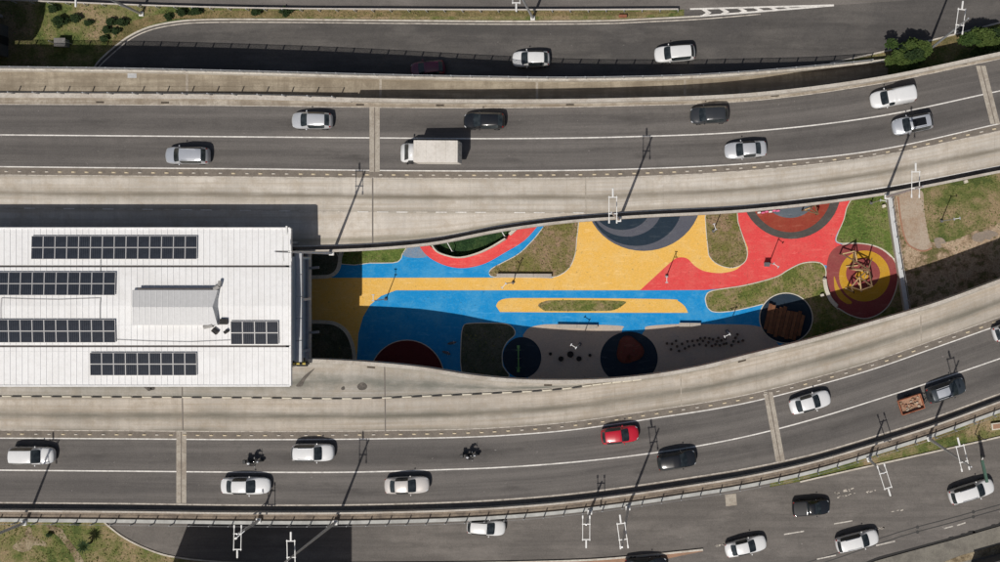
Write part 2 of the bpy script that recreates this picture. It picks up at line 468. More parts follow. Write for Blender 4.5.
# ------------------------------------------------------------------ terrain: one sheet, higher to the north of the viaducts
M_GROUND = ground_mat('terrain_grass_and_soil', [(.075,.098,.03),(.125,.14,.045),(.165,.155,.065),(.215,.18,.09),(.27,.205,.12)], .14)
g = MB()
xs = [X0 + (X1-X0)*i/48 for i in range(49)]
cols = []
for i, x in enumerate(xs):
    a = P(x, UC(x) - 14, 7); b = P(x, UC(x) + 30, 7)
    cols.append([(a.x, 420, ZN), (a.x, a.y+18, ZN), (a.x, a.y, ZN), (b.x, b.y, 0), (b.x, b.y-55, 0), (b.x, -420, 0)])
cols = [[(-520, p[1], p[2]) for p in cols[0]]] + cols + [[(520, p[1], p[2]) for p in cols[-1]]]
vs = [p for c in cols for p in c]; fs = []
for i in range(len(cols)-1):
    for j in range(5): fs.append((i*6+j, i*6+j+1, (i+1)*6+j+1, (i+1)*6+j))
g.add(vs, [f[::-1] for f in fs])
g.build('terrain', M_GROUND); tag(bpy.data.objects['terrain'], kind='structure')

def sheet(name, pts, z, mat, smooth_n=0, kind='structure', depth=.12, closed=True):
    q = smooth(pts, smooth_n) if smooth_n else pts
    w = [P(x, y, z) for x, y in q]
    m = MB().prism([(p.x, p.y) for p in w], z-depth, z)
    o = m.build(name, mat)
    if kind: tag(o, kind=kind)
    return o
def sweep(mb, path, w, z0, z1, closed=False):
    """rectangular kerb along a plan path (world xy)"""
    n = len(path); L = []; R = []
    for i in range(n):
        a = Vector(path[i-1] if (i > 0 or closed) else path[i]); b = Vector(path[(i+1) % n] if (i < n-1 or closed) else path[i])
        d = (b - a); d = d.normalized() if d.length > 1e-9 else Vector((1,0))
        nn = Vector((-d.y, d.x)); p = Vector(path[i])
        L.append(p + nn*w/2); R.append(p - nn*w/2)
    vs = [(p.x,p.y,z0) for p in L] + [(p.x,p.y,z0) for p in R] + [(p.x,p.y,z1) for p in L] + [(p.x,p.y,z1) for p in R]
    fs = []; m = n if closed else n-1
    for i in range(m):
        j = (i+1) % n
        fs += [(2*n+i, 3*n+i, 3*n+j, 2*n+j), (i, 2*n+i, 2*n+j, j), (n+j, 3*n+j, 3*n+i, n+i)]
    if not closed: fs += [(0, n, 3*n, 2*n), (n-1, 3*n-1, 4*n-1, 2*n-1)]
    return mb.add(vs, fs)
def path2(pts, z, n=5, closed=False):
    q = smooth(pts, n, closed) if n else pts
    return [P(x, y, z).to_2d() for x, y in q]
def kerb(name, pts, z, w=.22, h=.13, mat=None, n=5, closed=False, kind='structure'):
    o = sweep(MB(), path2(pts, z, n, closed), w, z-.12, z+h, closed).build(name, mat or M_KERB)
    if kind: tag(o, kind=kind)
    return o

# ------------------------------------------------------------------ roads on the ground
join_line = [(834,5.5),(900,1),(1000,-6),(1130,-14)]
top_line = [(-260,-8),(-80,-2),(47,1.5),(150,5.5),(250,8),(400,9.7),(550,10.3),(690,9.7),(760,7.7)]
sheet('avenue_road', [(-260,-90)] + top_line + join_line + [(1200,-90)], ZN+.03, M_ASPH_S)
slip_edge = [(85,82),(94,69),(100,61),(113,49),(130,36.5),(150,27.5),(175,22.3),(200,20.3),(250,19.8),(375,20.8),(500,21.8),(600,21.3),(650,19.3),(700,16.8),(760,11.8)]
right_edge = [(1130,-6),(1060,8),(1000,23),(940,38.5),(888,51),(830,63.5),(800,72)]
sheet('slip_road', smooth(slip_edge, 4, False) + join_line + right_edge + [(790,112),(85,112)], ZN+.03, M_ASPH_R)
kerb('slip_road_kerb', slip_edge[:14], ZN, .17, .13)
sheet('gore_paving', [(684,10),(690,9.6),(760,7.6),(834,5.4),(760,11.9),(700,16.9),(684,17.6)], ZN+.034, M_ASPH_R)
kerb('verge_kerb', [(x, y) for x, y in right_edge if 810 < x], ZN, .17, .15)
def line_on_ground(name, pts, z, w, mat, n=5):
    o = sweep(MB(), path2(pts, z, n), w, z-.05, z).build(name, mat); return tag(o, kind='structure')
line_on_ground('slip_road_edge_line', [(x+1.5, y+3.2) if x < 130 else (x+.6, y+2.6) for x, y in slip_edge[1:]], ZN+.036, .12, M_OLDW)
line_on_ground('avenue_edge_line', [(690,9.3),(760,7.4),(834,5.4)], ZN+.042, .18, M_WHITE)
line_on_ground('gore_line', [(690,17.2),(760,11.7),(834,5.6)], ZN+.0425, .18, M_WHITE)
gm = MB()
for i, (x, ya, yb) in enumerate([(701,9.6,16.2),(719,9.2,14.8),(737,8.8,13.5),(753,8.3,12.2),(768,7.8,11),(782,7.3,9.9)]):
    tip = 5.0; w = 5.5; ym = (ya+yb)/2
    q = [P(a, b, ZN+.04) for a, b in ((x,ya),(x+w,ya),(x+w+tip,ym),(x+w,yb),(x,yb),(x+tip,ym))]
    gm.prism([(p.x,p.y) for p in q], ZN+.0, ZN+.044)
tag(gm.build('gore_chevrons', M_WHITE), kind='structure')

ZS = 0.03
s_edge = [(90,500),(98,514),(106,523),(125,537.5),(150,549.5),(175,556.5),(220,561.3),(275,563),(330,563.5)]
verge_line = [(1130,406),(1060,422),(1000,436.5),(940,450),(900,459),(850,470),(800,481.5),(770,487)]
sheet('lower_road', smooth(s_edge, 4, False) + [(335,640),(1200,640),(1200,395)] + verge_line + [(770,470),(500,470),(90,470)], ZS, M_ASPH_S)
kerb('lower_road_kerb', s_edge[1:], 0, .17, .13)
kerb('verge_kerb', verge_line[:-1], 0, .17, .14)
median_a = [(340,563.2),(450,562.4),(520,561.4),(590,559.2),(645,554.8),(703,549)]
M_BRICK = worn('median_paving', (.34,.20,.13), (.20,.14,.10), .9, 1.0, .6)
sheet('median_strip', median_a + [(703,551),(650,562),(600,574),(340,576)], .14, M_BRICK, depth=.2)
kerb('median_kerb', median_a, 0, .2, .2)
dash = MB()
for a in [(834,523.7,852.5,520.6),(784,534.2,804,531),(817,559,836,555),(876,545.3,895,541),(944,528.4,953,526),(957,525.3,965.5,522.5),(1000,512,1010,509)]:
    p, q = P(a[0],a[1],ZS+.006), P(a[2],a[3],ZS+.006); sweep(dash, [p.to_2d(), q.to_2d()], .13, ZS-.03, ZS+.006)
tag(dash.build('lane_dashes', worn('faded_dash_paint', (.62,.58,.52), (.26,.24,.21), .8, 1.8, .9)), kind='structure')
old = MB()
for k in range(46):
    bx, by, sx, sy = rnd.choice([(844,491.3,9,2.6),(848,495,10,1.6),(868,492,8,2),(897,510,15,3.5),(880,528,4,1.5),(720,545,6,4)])
    x = bx + rnd.uniform(-sx, sx); y = by - (x-bx)*.22 + rnd.uniform(-sy, sy)*.5
    p = P(x, y, ZS+.006); old.box((p.x, p.y, ZS-.02), (rnd.uniform(.1,.5), rnd.uniform(.06,.14), .05), .2 + rnd.uniform(-.2,.2))
tag(old.build('worn_road_lettering', M_OLDW), kind='structure')
pt = MB(); q = [P(x,y,ZS) for x,y in ((725,494.5),(736,493.5),(737,505),(726,506.2))]
pt.prism([(p.x,p.y) for p in q], -.05, ZS+.01); tag(pt.build('road_patch', M_JOINT), kind='structure')
tm = MB()  # shadows of unseen overhead cables, painted on the road as dark strips
for yo in (0, 5.2):
    pth_ = [(770,571.5+yo),(818,559+yo),(900,531.6+yo*.95),(950,518.2+yo*.9),(1000,504.4+yo*.9),(1100,477+yo*.9)]
    sweep(tm, path2(pth_, ZS+.004, 4), .11, ZS-.03, ZS+.004)
    for x in (917.5, 973.3):
        y = 531.6+yo*.95-(x-900)*.272; p = P(x, y, ZS); tm.prism([(p.x+.2*math.cos(t), p.y+.2*math.sin(t)) for t in [k*math.pi/4 for k in range(8)]], -.02, ZS+.006)
tag(tm.build('cable_shadow', plain('cable_shadow_tone', (.035,.033,.031), .6)), kind='structure')
pw = [(850,573),(875,561),(900,554),(950,540.5),(1000,526),(1100,497)]
M_PAVE = worn('pavement_slabs', (.20,.185,.155), (.12,.11,.095), .9, .5, .7)
sheet('pavement', pw + [(1100,600),(850,600)], .15, M_PAVE, depth=.3)
line_on_ground('gutter', [(x, y-1.4) for x, y in pw], ZS+.004, .38, M_DARK)  # dark strip along the pavement edge
bt = MB()
for x in range(880, 1010, 6):
    t = (x-850)/150; p = P(x+rnd.uniform(-2,2), 573-t*47-2.0-(1.5 if x < 900 else 0)*0+rnd.uniform(-1,.6), ZS); r_ = rnd.uniform(.1,.3); bt.prism([(p.x+r_*1.8*math.cos(k*1.047), p.y+r_*math.sin(k*1.047)+.25*r_*math.cos(k*1.047)) for k in range(6)], -.02, ZS+.007)
tag(bt.build('gutter_blobs', M_DARK), kind='structure')  # random dark blobs that make the strip uneven
M_SOIL = ground_mat('tan_soil', [(.15,.115,.07),(.24,.19,.12),(.30,.25,.17)], .4)
sheet('bare_soil_strip', [(930,567),(960,555.5),(1000,544),(1080,522),(1080,534),(1000,553),(960,562),(930,573)], .165, M_SOIL, depth=.1)

# bare soil and worn paths
M_DIRT = ground_mat('red_soil', [(.13,.12,.05),(.24,.175,.11),(.36,.265,.18),(.43,.33,.235),(.20,.17,.09)], .22)
M_PATHC = worn('old_path_concrete', (.40,.33,.26), (.30,.20,.13), .9, .4, .7)
sheet('bare_soil', [(890,205),(905,196),(912,215),(925,238),(940,243),(960,238),(985,228),(1060,215),(1060,320),(905,330),(897,262)], .012, M_DIRT, 4)
sheet('footpath', [(898,196),(921,190),(924,210),(929,238),(932,248),(924,251),(913,248),(905,240),(900,220)], .03, M_PATHC, 4)
kerb('footpath_edge', [(898,197),(901,222),(906,241),(914,248.5),(924,251),(932,248)], .0, .16, .06, plain('red_clay_edge', (.33,.17,.11), .9))
M_PATCH = worn('old_asphalt_patch', (.24,.20,.165), (.33,.26,.19), .9, .9, .9)
sheet('old_asphalt_patch', [(972,237),(976,233),(983,231.5),(987,230),(996,232),(998,235),(993,237),(990,240),(985,239),(982,242),(974,241)], .03, M_PATCH, 3)
sheet('old_asphalt_patch', [(934,240),(938,237.5),(943,238.5),(946,243),(941,244),(942,247),(937,248)], .03, M_PATCH, 3)
M_DRY = ground_mat('dry_verge', [(.12,.105,.045),(.16,.13,.06),(.22,.165,.085)], .5)
sheet('bare_soil', [(46,525),(54,526),(62,529),(64,533),(70,541),(77,550),(82,558),(86,568),(78,568),(73,556),(67,547),(59,537),(50,530)], .012, M_SOIL, 4)
sheet('bare_soil', [(12,547),(18,541),(24,536),(27,528),(31,527),(33,536),(44,541),(46,546),(34,545),(30,550),(22,552),(16,550)], .012, M_SOIL, 4)
sheet('bare_soil', [(830,466),(850,456),(880,447),(930,436),(960,430),(960,434),(900,449),(850,463)], .012, M_DRY, 3)
sheet('dry_verge', [(892,52),(925,44),(965,32),(960,42),(930,50),(900,58)], ZN+.012, M_DRY, 4)
sheet('dry_verge', [(110,49),(128,35),(150,25),(175,19),(300,17),(640,16),(680,12),(500,11.5),(300,11),(200,11),(160,14),(130,22),(115,35)], ZN+.012, M_DRY, 0)

# ================================================================== the viaducts
def ticks(f, a, b, step):
    x = a
    while x < b: yield x, f(x); x += step
def slope_at(f, z, x):
    p, q = P(x-3, f(x-3), z), P(x+3, f(x+3), z); return math.atan2(q.y-p.y, q.x-p.x)
def strip(name, fa, fb, dz, parent, mat, x0=X0, x1=X1, thick=0.0, zf=deckz, step=8.0):
    return MB().ribbon(fa, fb, (lambda x: zf(x)+dz), x0, x1, step, thick).build(name, mat, parent)
def line(name, f, w, dz, parent, mat, x0=X0, x1=X1, zf=deckz):
    return strip(name, off(f, -w/2), off(f, w/2), dz, parent, mat, x0, x1, zf=zf)
def quad_prism(parent, name, pts, zf, dz, mat, thick=.03):
    vs = [P(x, y, zf(x)+dz) for x, y in pts]; n = len(vs)
    return MB().add(vs + [v - Vector((0,0,thick)) for v in vs], [tuple(range(n-1,-1,-1)), tuple(range(n, 2*n))] + [(i,(i+1)%n,n+(i+1)%n,n+i) for i in range(n)]).build(name, mat, parent)
def railing(parent, f, zf, dz, x0, x1, step_px, h, balusters=False, name='railing', mat=None, rails=True):
    """posts and rails; the posts of one railing stay a single part, they are a pixel wide"""
    m = MB(); pts = []
    for x, y in ticks(f, x0, x1, step_px):
        p = P(x, y, zf(x)+dz); pts.append(p)
        m.box((p.x, p.y, p.z+h/2), (.10, .10, h))
    for a, b in zip(pts[:-1], pts[1:]):
        if rails: m.bar(a+Vector((0,0,h-.03)), b+Vector((0,0,h-.03)), .04 if balusters else .022, .04 if balusters else .022)
        else: m.bar(a+Vector((0,0,h-.03)), b+Vector((0,0,h-.03)), .012, .012)
        if balusters:
            n = 24
            for i in range(1, n):
                p = a.lerp(b, i/n); m.bar(p+Vector((0,0,.06)), p+Vector((0,0,h-.06)), .03, .03)
    o = m.build(name, mat or M_STEEL, parent); o['kind'] = 'stuff'; return o
def stud_mesh(name, size, mat):
    m = MB(); a, b, c = size
    m.add([(-a/2,-b/2,0),(a/2,-b/2,0),(a/2,b/2,0),(-a/2,b/2,0),(-a/3,-b/3,c),(a/3,-b/3,c),(a/3,b/3,c),(-a/3,b/3,c)],
          [(4,5,6,7),(0,1,5,4),(1,2,6,5),(2,3,7,6),(3,0,4,7)])
    return m.mesh(name, mat)
ME_STUD = stud_mesh('lane_stud', (.42,.17,.09), M_YEL)
ME_STUD2 = stud_mesh('lane_stud', (.40,.16,.09), M_OLDW)

# ---- upper viaduct
up = thing('viaduct', 'upper curving concrete viaduct carrying two asphalt lanes and a pale bus lane', 'viaduct')
strip('deck', UN, UO, -.03, up, M_CONC, thick=1.25)
strip('parapet', UN, off(UN, 3.4), .9, up, M_CONC, x0=350, thick=.93)
strip('parapet_kerb', UN, off(UN, 4.6), .28, up, M_CONC, x1=351, thick=.3)
strip('shoulder', off(UN, 3.2), UA, 0, up, M_SHOULD)
strip('asphalt_lanes', UA, UE, .002, up, M_ASPH)
line('edge_line', UA, .7, .006, up, M_OLDW)
line('lane_line', UC, 1.25, .008, up, M_WHITE)
line('edge_line', UE, 1.15, .008, up, M_WHITE)
strip('separator_strip', off(UE, .2), US, .004, up, M_STRIP)
line('separator_line', US, .8, .01, up, M_OLDW)
UB = lambda x: min(UD(x), UI(x)-.6)
strip('bus_lane', US, UB, .003, up, M_BUS)
strip('bus_bay', UB, UI, .003, up, M_BUS2)
line('edge_line', UI, 1.1, .012, up, M_WHITE)
strip('gutter', UI, off(UO, -1), .0035, up, M_WALK)
strip('parapet', off(UO, -2.5), UO, .92, up, M_CONC, thick=.95)
for x, y in ticks(lambda x: (UE(x)+US(x))/2 + .6, -20, 1010, 13.35):
    z = deckz(x); p = P(x + rnd.uniform(-.4,.4), y, z)
    obj('lane_stud', ME_STUD if rnd.random() < .6 else ME_STUD2, up, (p.x, p.y, p.z+.004), slope_at(UE, z, x))
dm = []
for x, y in ticks(UD, -15, 585, 19.6):
    quad_prism(up, 'lane_dash', [(x,y-.5),(x+11,UD(x+11)-.5),(x+11,UD(x+11)+.5),(x,y+.5)], deckz, .012, M_WHITE if x > 560 or rnd.random() < .5 else M_OLDW, .015)
def joint(parent, top, bot, y0, y1, zf):
    for a, b in ((.0,.44),(.56,1.0)):
        pts = [(top[0]+(top[1]-top[0])*a, y0), (top[0]+(top[1]-top[0])*b, y0), (bot[0]+(bot[1]-bot[0])*b, y1), (bot[0]+(bot[1]-bot[0])*a, y1)]
        quad_prism(parent, 'expansion_joint', pts, zf, .014, M_JOINT, .03)
    a, b = .44, .56
    quad_prism(parent, 'joint_seal', [(top[0]+(top[1]-top[0])*a, y0), (top[0]+(top[1]-top[0])*b, y0), (bot[0]+(bot[1]-bot[0])*b, y1), (bot[0]+(bot[1]-bot[0])*a, y1)], zf, .0125, M_STRIP, .03)
joint(up, (369.5,379.7), (369.5,379.7), 107.5, 172, deckz)
joint(up, (976,985.5), (990.5,1000), 66, 124, deckz)
M_SEAM = plain('joint_gap', (.17,.15,.13), .9)
quad_prism(up, 'deck_seam', [(372,178),(373.4,178),(373.4,243),(372,243)], deckz, .011, M_SEAM, .02)
quad_prism(up, 'deck_seam', [(585,177.5),(586,177.5),(586.5,214),(585.5,214)], deckz, .011, M_JOINT, .02)
for x in (100,165,360,440,570,775,963):
    y = UA(x)-2.5
    quad_prism(up, 'drain', [(x-4,y-1),(x+4,UA(x+4)-3.5),(x+4,UA(x+4)-1.6),(x-4,y+.9)], deckz, .012, plain('drain_dirt', (.075,.06,.045), .9, var=.5, scale=9), .02)
railing(up, off(UN, .8), deckz, .28, -60, 351, 24.7, 1.0, rails=False)
for x, y in ticks(lambda x: (UN(x)+UO(x))/2, -200, 1240, 270):
    w = P(x, y, 6); gz = ZN if False else 0
    MB().box((w.x, w.y, 2.5), (2.2, 5.5, 6.0), slope_at(UC, 6, x), .25).build('pier', M_PIER, up)

# ---- access ramp on the north side, coming down to the right
rp = thing('access_ramp', 'stained narrow concrete ramp descending to the right along the upper viaduct', 'ramp')
RS = lambda x: NY + (UN(x)-NY)*(CAM_H-deckz(x)-(.9 if x > 350 else .28))/(CAM_H-rampz(x)) - .25
strip('ramp_deck', RO, RS, -.02, rp, M_RAMP, x1=888, thick=.9, zf=rampz)
strip('ramp_surface', off(RO, 2.6), RS, .0, rp, M_RAMP, x1=888, zf=rampz)
strip('parapet', RO, off(RO, 2.8), .85, rp, M_KERB, x1=888, thick=.9, zf=rampz)
railing(rp, off(RO, 1.0), rampz, .85, -60, 884, 19.0, 1.0, True)
for x in (187, 380.5, 537, 685):
    quad_prism(rp, 'expansion_joint', [(x-1.2,RO(x)+2.7),(x+1.2,RO(x)+2.7),(x+1.2,RS(x)),(x-1.2,RS(x))], rampz, .012, M_JOINT, .02)
quad_prism(rp, 'drain_cover', [(127.5,RO(130)+3),(136.5,RO(130)+3),(136.5,RO(130)+9),(127.5,RO(130)+9)], rampz, .02, M_STEEL, .03)
for x in (-120, 60, 240, 420, 600):
    w = P(x, (RO(x)+RS(x))/2, rampz(x)-.9); h = rampz(x)-.95-ZN+.6
    MB().box((w.x, w.y, ZN-.6+h/2), (1.2, 1.5, h), 0, .15).build('pier', M_PIER, rp)

# ---- lower viaduct
lo = thing('viaduct', 'lower curving concrete viaduct with bus lane above and railed edge walk below', 'viaduct')
strip('deck', LN, off(LA, 18.6), -.03, lo, M_CONC, thick=1.25)
strip('parapet', LN, off(LN, 3.6), .9, lo, M_CONC, x0=308, thick=.93)
strip('edge_kerb', LN, off(LN, 3.6), .25, lo, M_CONC, x1=307, thick=.27)
LB = lambda x: max(LD(x), LN(x)+4.2) if x < 640 else LN(x)+3.6+.6
strip('bus_bay', off(LN, 3.3), LB, .003, lo, M_BAY3)
strip('bus_lane', LB, LS, .003, lo, M_BUS3)
strip('separator_strip', LS, LE, .004, lo, M_STRIP)
line('separator_line', LS, .8, .01, lo, M_OLDW)
strip('asphalt_lanes', LE, LA, .002, lo, M_ASPH)
line('edge_line', LE, 1.15, .008, lo, M_WHITE)
line('lane_line', LC, 1.3, .008, lo, M_WHITE)
line('edge_line', LA, 1.3, .008, lo, M_OLDW)
strip('gutter', off(LA, .6), off(LA, 9), .001, lo, M_STRIP)
strip('parapet', off(LA, 7.4), off(LA, 9.2), .8, lo, M_CONC, thick=.83)
strip('walkway', off(LA, 8.2), off(LA, 15.5), .06, lo, M_WALK, thick=.08)
strip('edge_beam', off(LA, 15.8), off(LA, 19.2), .28, lo, plain('edge_beam_paint', (.40,.40,.375), .8, var=.25, scale=.8), thick=1.1)
railing(lo, off(LA, 18.9), deckz, .28, -60, 1060, 19.5, 1.0, mat=plain('dull_rail_steel', (.26,.26,.26), .6))
for x, y in ticks(lambda x: (LS(x)+LE(x))/2 - .3, -18, 1010, 13.5):
    z = deckz(x); p = P(x + rnd.uniform(-.4,.4), y, z)
    obj('lane_stud', ME_STUD if rnd.random() < .6 else ME_STUD2, lo, (p.x, p.y, p.z+.004), slope_at(LE, z, x))
M_KB = worn('kerb_black', (.035,.034,.033), (.12,.11,.10), .8, 2, .6); M_KW = worn('kerb_white', (.62,.57,.46), (.35,.32,.26), .8, 2, .6)
for i, (x, y) in enumerate(ticks(LD, -18, 640, 10.0)):
    z = deckz(x); p = P(x+5, LD(x+5), z); q = P(x, y, z); L = (P(x+10, LD(x+10), z) - q).length
    MB().box((0,0,.04), (L*.93, .15, .09), 0, .02).build('kerb_block', M_KW if (i % 2 == 0 or x > 590) else M_KB, lo, loc=p).rotation_euler = (0,0,slope_at(LD, z, x+5))
joint(lo, (176.3,186.3), (176.3,186.3), 431.5, 503, deckz)
joint(lo, (763.5,772.5), (776,785.2), 392, 461.5, deckz)
for x, ya, yb in ((181.5,385,430),(384,366,431),(680,373,406),(920,310,345)):
    quad_prism(lo, 'deck_seam', [(x,ya),(x+1.2,ya),(x+2,yb),(x+.8,yb)], deckz, .012, M_SEAM if x < 400 else M_JOINT, .02)
for x in (371, 548, 742):
    quad_prism(lo, 'drain', [(x-4,LN(x-4)+4.3),(x+4,LN(x+4)+4.3),(x+4,LN(x+4)+6),(x-4,LN(x-4)+6)], deckz, .012, MATS['drain_dirt'], .02)
M_STAIN = plain('oil_stain', (.105,.092,.078), .8, var=.5, scale=3)
for sp in ([(296,386),(300,381),(304,376),(309,372),(315,368),(310,374),(305,380),(302,386)], [(357,386),(362,382),(367,385),(366,389),(360,390)], [(341,388),(344,386),(345,389),(342,390)],
           [(143,386),(148,385),(152,389),(149,391),(146,389)], [(150,388),(154,386),(155,389),(152,390)], [(109,384.5),(112,385),(110,387)]):
    quad_prism(lo, 'oil_stain', smooth(sp, 3), deckz, .008, M_STAIN, .004)
for x, y in ticks(lambda x: (LN(x)+LA(x))/2, -170, 1240, 275):
    w = P(x, y, 6); MB().box((w.x, w.y, 2.4), (2.2, 6.0, 5.8), slope_at(LC, 6, x), .25).build('pier', M_PIER, lo)
# ================================================================== the bus station between the viaducts
M_ROOF = worn('white_roof_sheet', (.79,.785,.77), (.67,.655,.63), .5, .35, .5, .03, spec=.35, bmp=0)
M_RIB = plain('roof_seam', (.75,.745,.735), .5, var=.04)
M_GUT = plain('dark_gutter', (.07,.06,.055), .6, var=.3)
M_WALLG = plain('grey_blue_cladding', (.30,.35,.39), .5, var=.08)
M_GLASS = plain('dark_station_glass', (.03,.035,.04), .15, spec=.6)
M_CELL = plain('solar_cell', (.020,.024,.032), .22, var=.25, scale=1.2, spec=.5)
M_FRAME = plain('panel_frame', (.60,.585,.57), .4, .3, .05)
st = thing('station_building', 'long white metal roofed bus station with rooftop solar panels', 'building')
ZD = 7.8
RX0, RX1 = -230, 290
rows = [(228.5, ZD+4.3), (265.3, ZD+4.42), (267.3, ZD+4.5), (306, ZD+4.68), (345.2, ZD+4.5), (347.2, ZD+4.42), (385.5, ZD+4.3)]
def roof_pt(px, py):
    for (ya, za), (yb, zb) in zip(rows[:-1], rows[1:]):
        if ya <= py <= yb:
            return P(px, py, za + (zb-za)*(py-ya)/(yb-ya))
    return P(px, py, rows[0][1])
for a, b, nm in ((0,1,'roof'), (2,3,'roof'), (3,4,'roof'), (5,6,'roof')):
    (ya, za), (yb, zb) = rows[a], rows[b]
    v = [P(RX0,ya,za), P(RX1,ya,za), P(RX1,yb,zb), P(RX0,yb,zb)]
    w = [p - Vector((0,0,.12)) for p in v]
    r = MB().add(v+w, [(3,2,1,0),(4,5,6,7),(0,1,5,4),(1,2,6,5),(2,3,7,6),(3,0,4,7)]).build(nm, M_ROOF, st)
    m = MB(); x = RX0+4
    while x < RX1-1:
        m.bar(P(x,ya,za)+Vector((0,-.03,.02)), P(x,yb,zb)+Vector((0,.03,.02)), .05, .04); x += 6.05
    for t in ((.5,) if a in (2,3) else (.12,)):
        m.bar(P(RX0,ya+(yb-ya)*t,za+(zb-za)*t)+Vector((0,0,.003)), P(RX1,ya+(yb-ya)*t,za+(zb-za)*t)+Vector((0,0,.003)), .03, .03)
    o = m.build('roof_seam', M_RIB, r); o['kind'] = 'stuff'
for y, z in ((266.3, ZD+4.36), (346.2, ZD+4.36)):
    a, b = P(RX0,y,z), P(RX1-4,y,z)
    MB().bar(a, b, .26, .1).build('gutter', M_GUT, st)
for y, z in ((228.2, ZD+4.3), (385.8, ZD+4.3)):
    a, b = P(RX0,y,z), P(RX1,y,z)
    MB().bar(a+Vector((0,0,-.1)), b+Vector((0,0,-.1)), .14, .34).build('fascia', plain('white_fascia', (.78,.77,.75), .5), st)
pr = [P(RX1, y, z) for y, z in rows]
fa = MB()
for a, b in zip(pr[:-1], pr[1:]): fa.bar(a+Vector((.06,0,-.06)), b+Vector((.06,0,-.06)), .16, .32)
fa.build('fascia', MATS['white_fascia'], st)
# end wall, side walls, platform
wx = P(RX1, 306, ZD+5).x - .25
ya, yb = P(0,232,ZD+4.6).y, P(0,382,ZD+4.6).y
MB().box((wx, (ya+yb)/2-.2, ZD+2.1), (.2, abs(ya-yb)-4.4, 3.9)).build('end_wall', M_WALLG, st)
for k, y in enumerate((P(0,250,ZD).y, P(0,362,ZD).y)):
    xa = P(RX0,0,ZD).x; MB().box(((xa+wx)/2-.3, y, ZD+2.1), (wx-xa-1, .15, 4.1)).build('side_wall', M_GLASS, st)
for i in range(6):
    p = P(RX1 - 12 - i*80, 306, ZD)
    for y in (ya-1.0, yb+1.2): MB().cyl((wx-1-i*8, y, ZD), (wx-1-i*8, y, ZD+4.2), .14).build('column', M_STEEL, st)
q = [P(x,y,ZD) for x,y in ((RX0,253.5),(308,253.2),(308,358.3),(RX0,357.9))]
MB().prism([(p.x,p.y) for p in q], ZD-1.0, ZD-.04).build('platform', M_CONC, st)
# the pale beam standing off the end wall
zb = ZD+3.0
for i in range(5):
    y0 = 252.5 + i*21.9; a, b = P(298.8,y0+.4,zb), P(298.8,y0+21.6,zb)
    MB().bar(a, b, .72, .4).build('end_beam', M_STEEL if False else plain('end_beam_paint', (.42,.43,.44), .5, var=.06, scale=2), st)
a, b = P(307.2,252,ZD+.5), P(307.2,361,ZD+.5)
MB().bar(a, b, .28, .3).build('edge_rail', plain('edge_rail_grey', (.25,.25,.26), .6), st)  # plain mid-grey rail beside the end beam
for y in (268.5, 333):
    a, b = P(306,y,ZD+.1), P(319,y-1.2,ZD+.1); MB().bar(a, b, .26, .2).build('bracket', plain('bracket_steel', (.20,.20,.20), .7), st)
for y in (258, 300, 352):
    a = P(298.8,y,zb-.2); MB().box((a.x, a.y, (ZD+a.z)/2-.05), (.25,.25,a.z-ZD+.1)).build('beam_post', M_STEEL, st)
hz = MB(); 
for i in range(6):
    a, b = P(291+i*3, 363, ZD+.6), P(294+i*3, 363, ZD+.6); hz.bar(a, b, .28, .3, mi=i % 2)
hz.build('hazard_bar', [plain('hazard_yellow', (.62,.48,.10), .6), M_DARK], st)
a = P(299.5,365.2,ZD+.3); MB().box((a.x,a.y,ZD+.15), (1.5,.22,.34)).build('barrier_base', M_DARK, st)

# raised lantern on the ridge
zl = ZD+4.6
lt = [(131.5,290),(213,290)]
A = [P(132,290,zl+.42), P(217.5,290,zl+.42), P(212.5,307,zl+.78), P(132,307,zl+.78), P(217.5,325,zl+.42), P(132,325,zl+.42)]
Bq = [Vector((p.x,p.y,zl-.25)) for p in (A[0],A[1],A[4],A[5])]
ln_ = MB().add(A, [(3,2,1,0),(5,4,2,3)]).add(A+Bq, [(0,1,7,6),(1,2,4,8,7),(4,5,9,8),(5,3,0,6,9)]).build('lantern', plain('lantern_sheet', (.55,.548,.54), .5, var=.06), st)
e = [P(133+i*5.8,324.5,zl+.43) for i in range(14)]; t = [P(133+i*5.8,307.4,zl+.79) for i in range(14)]; w = [P(133+i*5.8,290.5,zl+.43) for i in range(14)]
m = MB()
for a, b, c in zip(e, t, w): m.bar(a, b, .04, .05); m.bar(b, c, .04, .05)
m.build('lantern_seam', M_RIB, ln_)['kind'] = 'stuff'
MB().bar(P(138,288.8,zl+.4), P(212,288.8,zl+.4), .14, .12).build('lantern_shadow', M_GUT, ln_)  # dark bar standing in for the shadow line along the lantern's north side
for p0, p1, r in (((214,289,zl+.3),(219,286,zl+.3),.22), ((219,286,zl+.3),(220,281,zl+.3),.16), ((204,327,zl+.2),(213,325,zl+.3),.2)):
    MB().cyl(P(*p0), P(*p1), r).build('vent_pipe', plain('dull_pipe', (.30,.29,.27), .6), ln_)

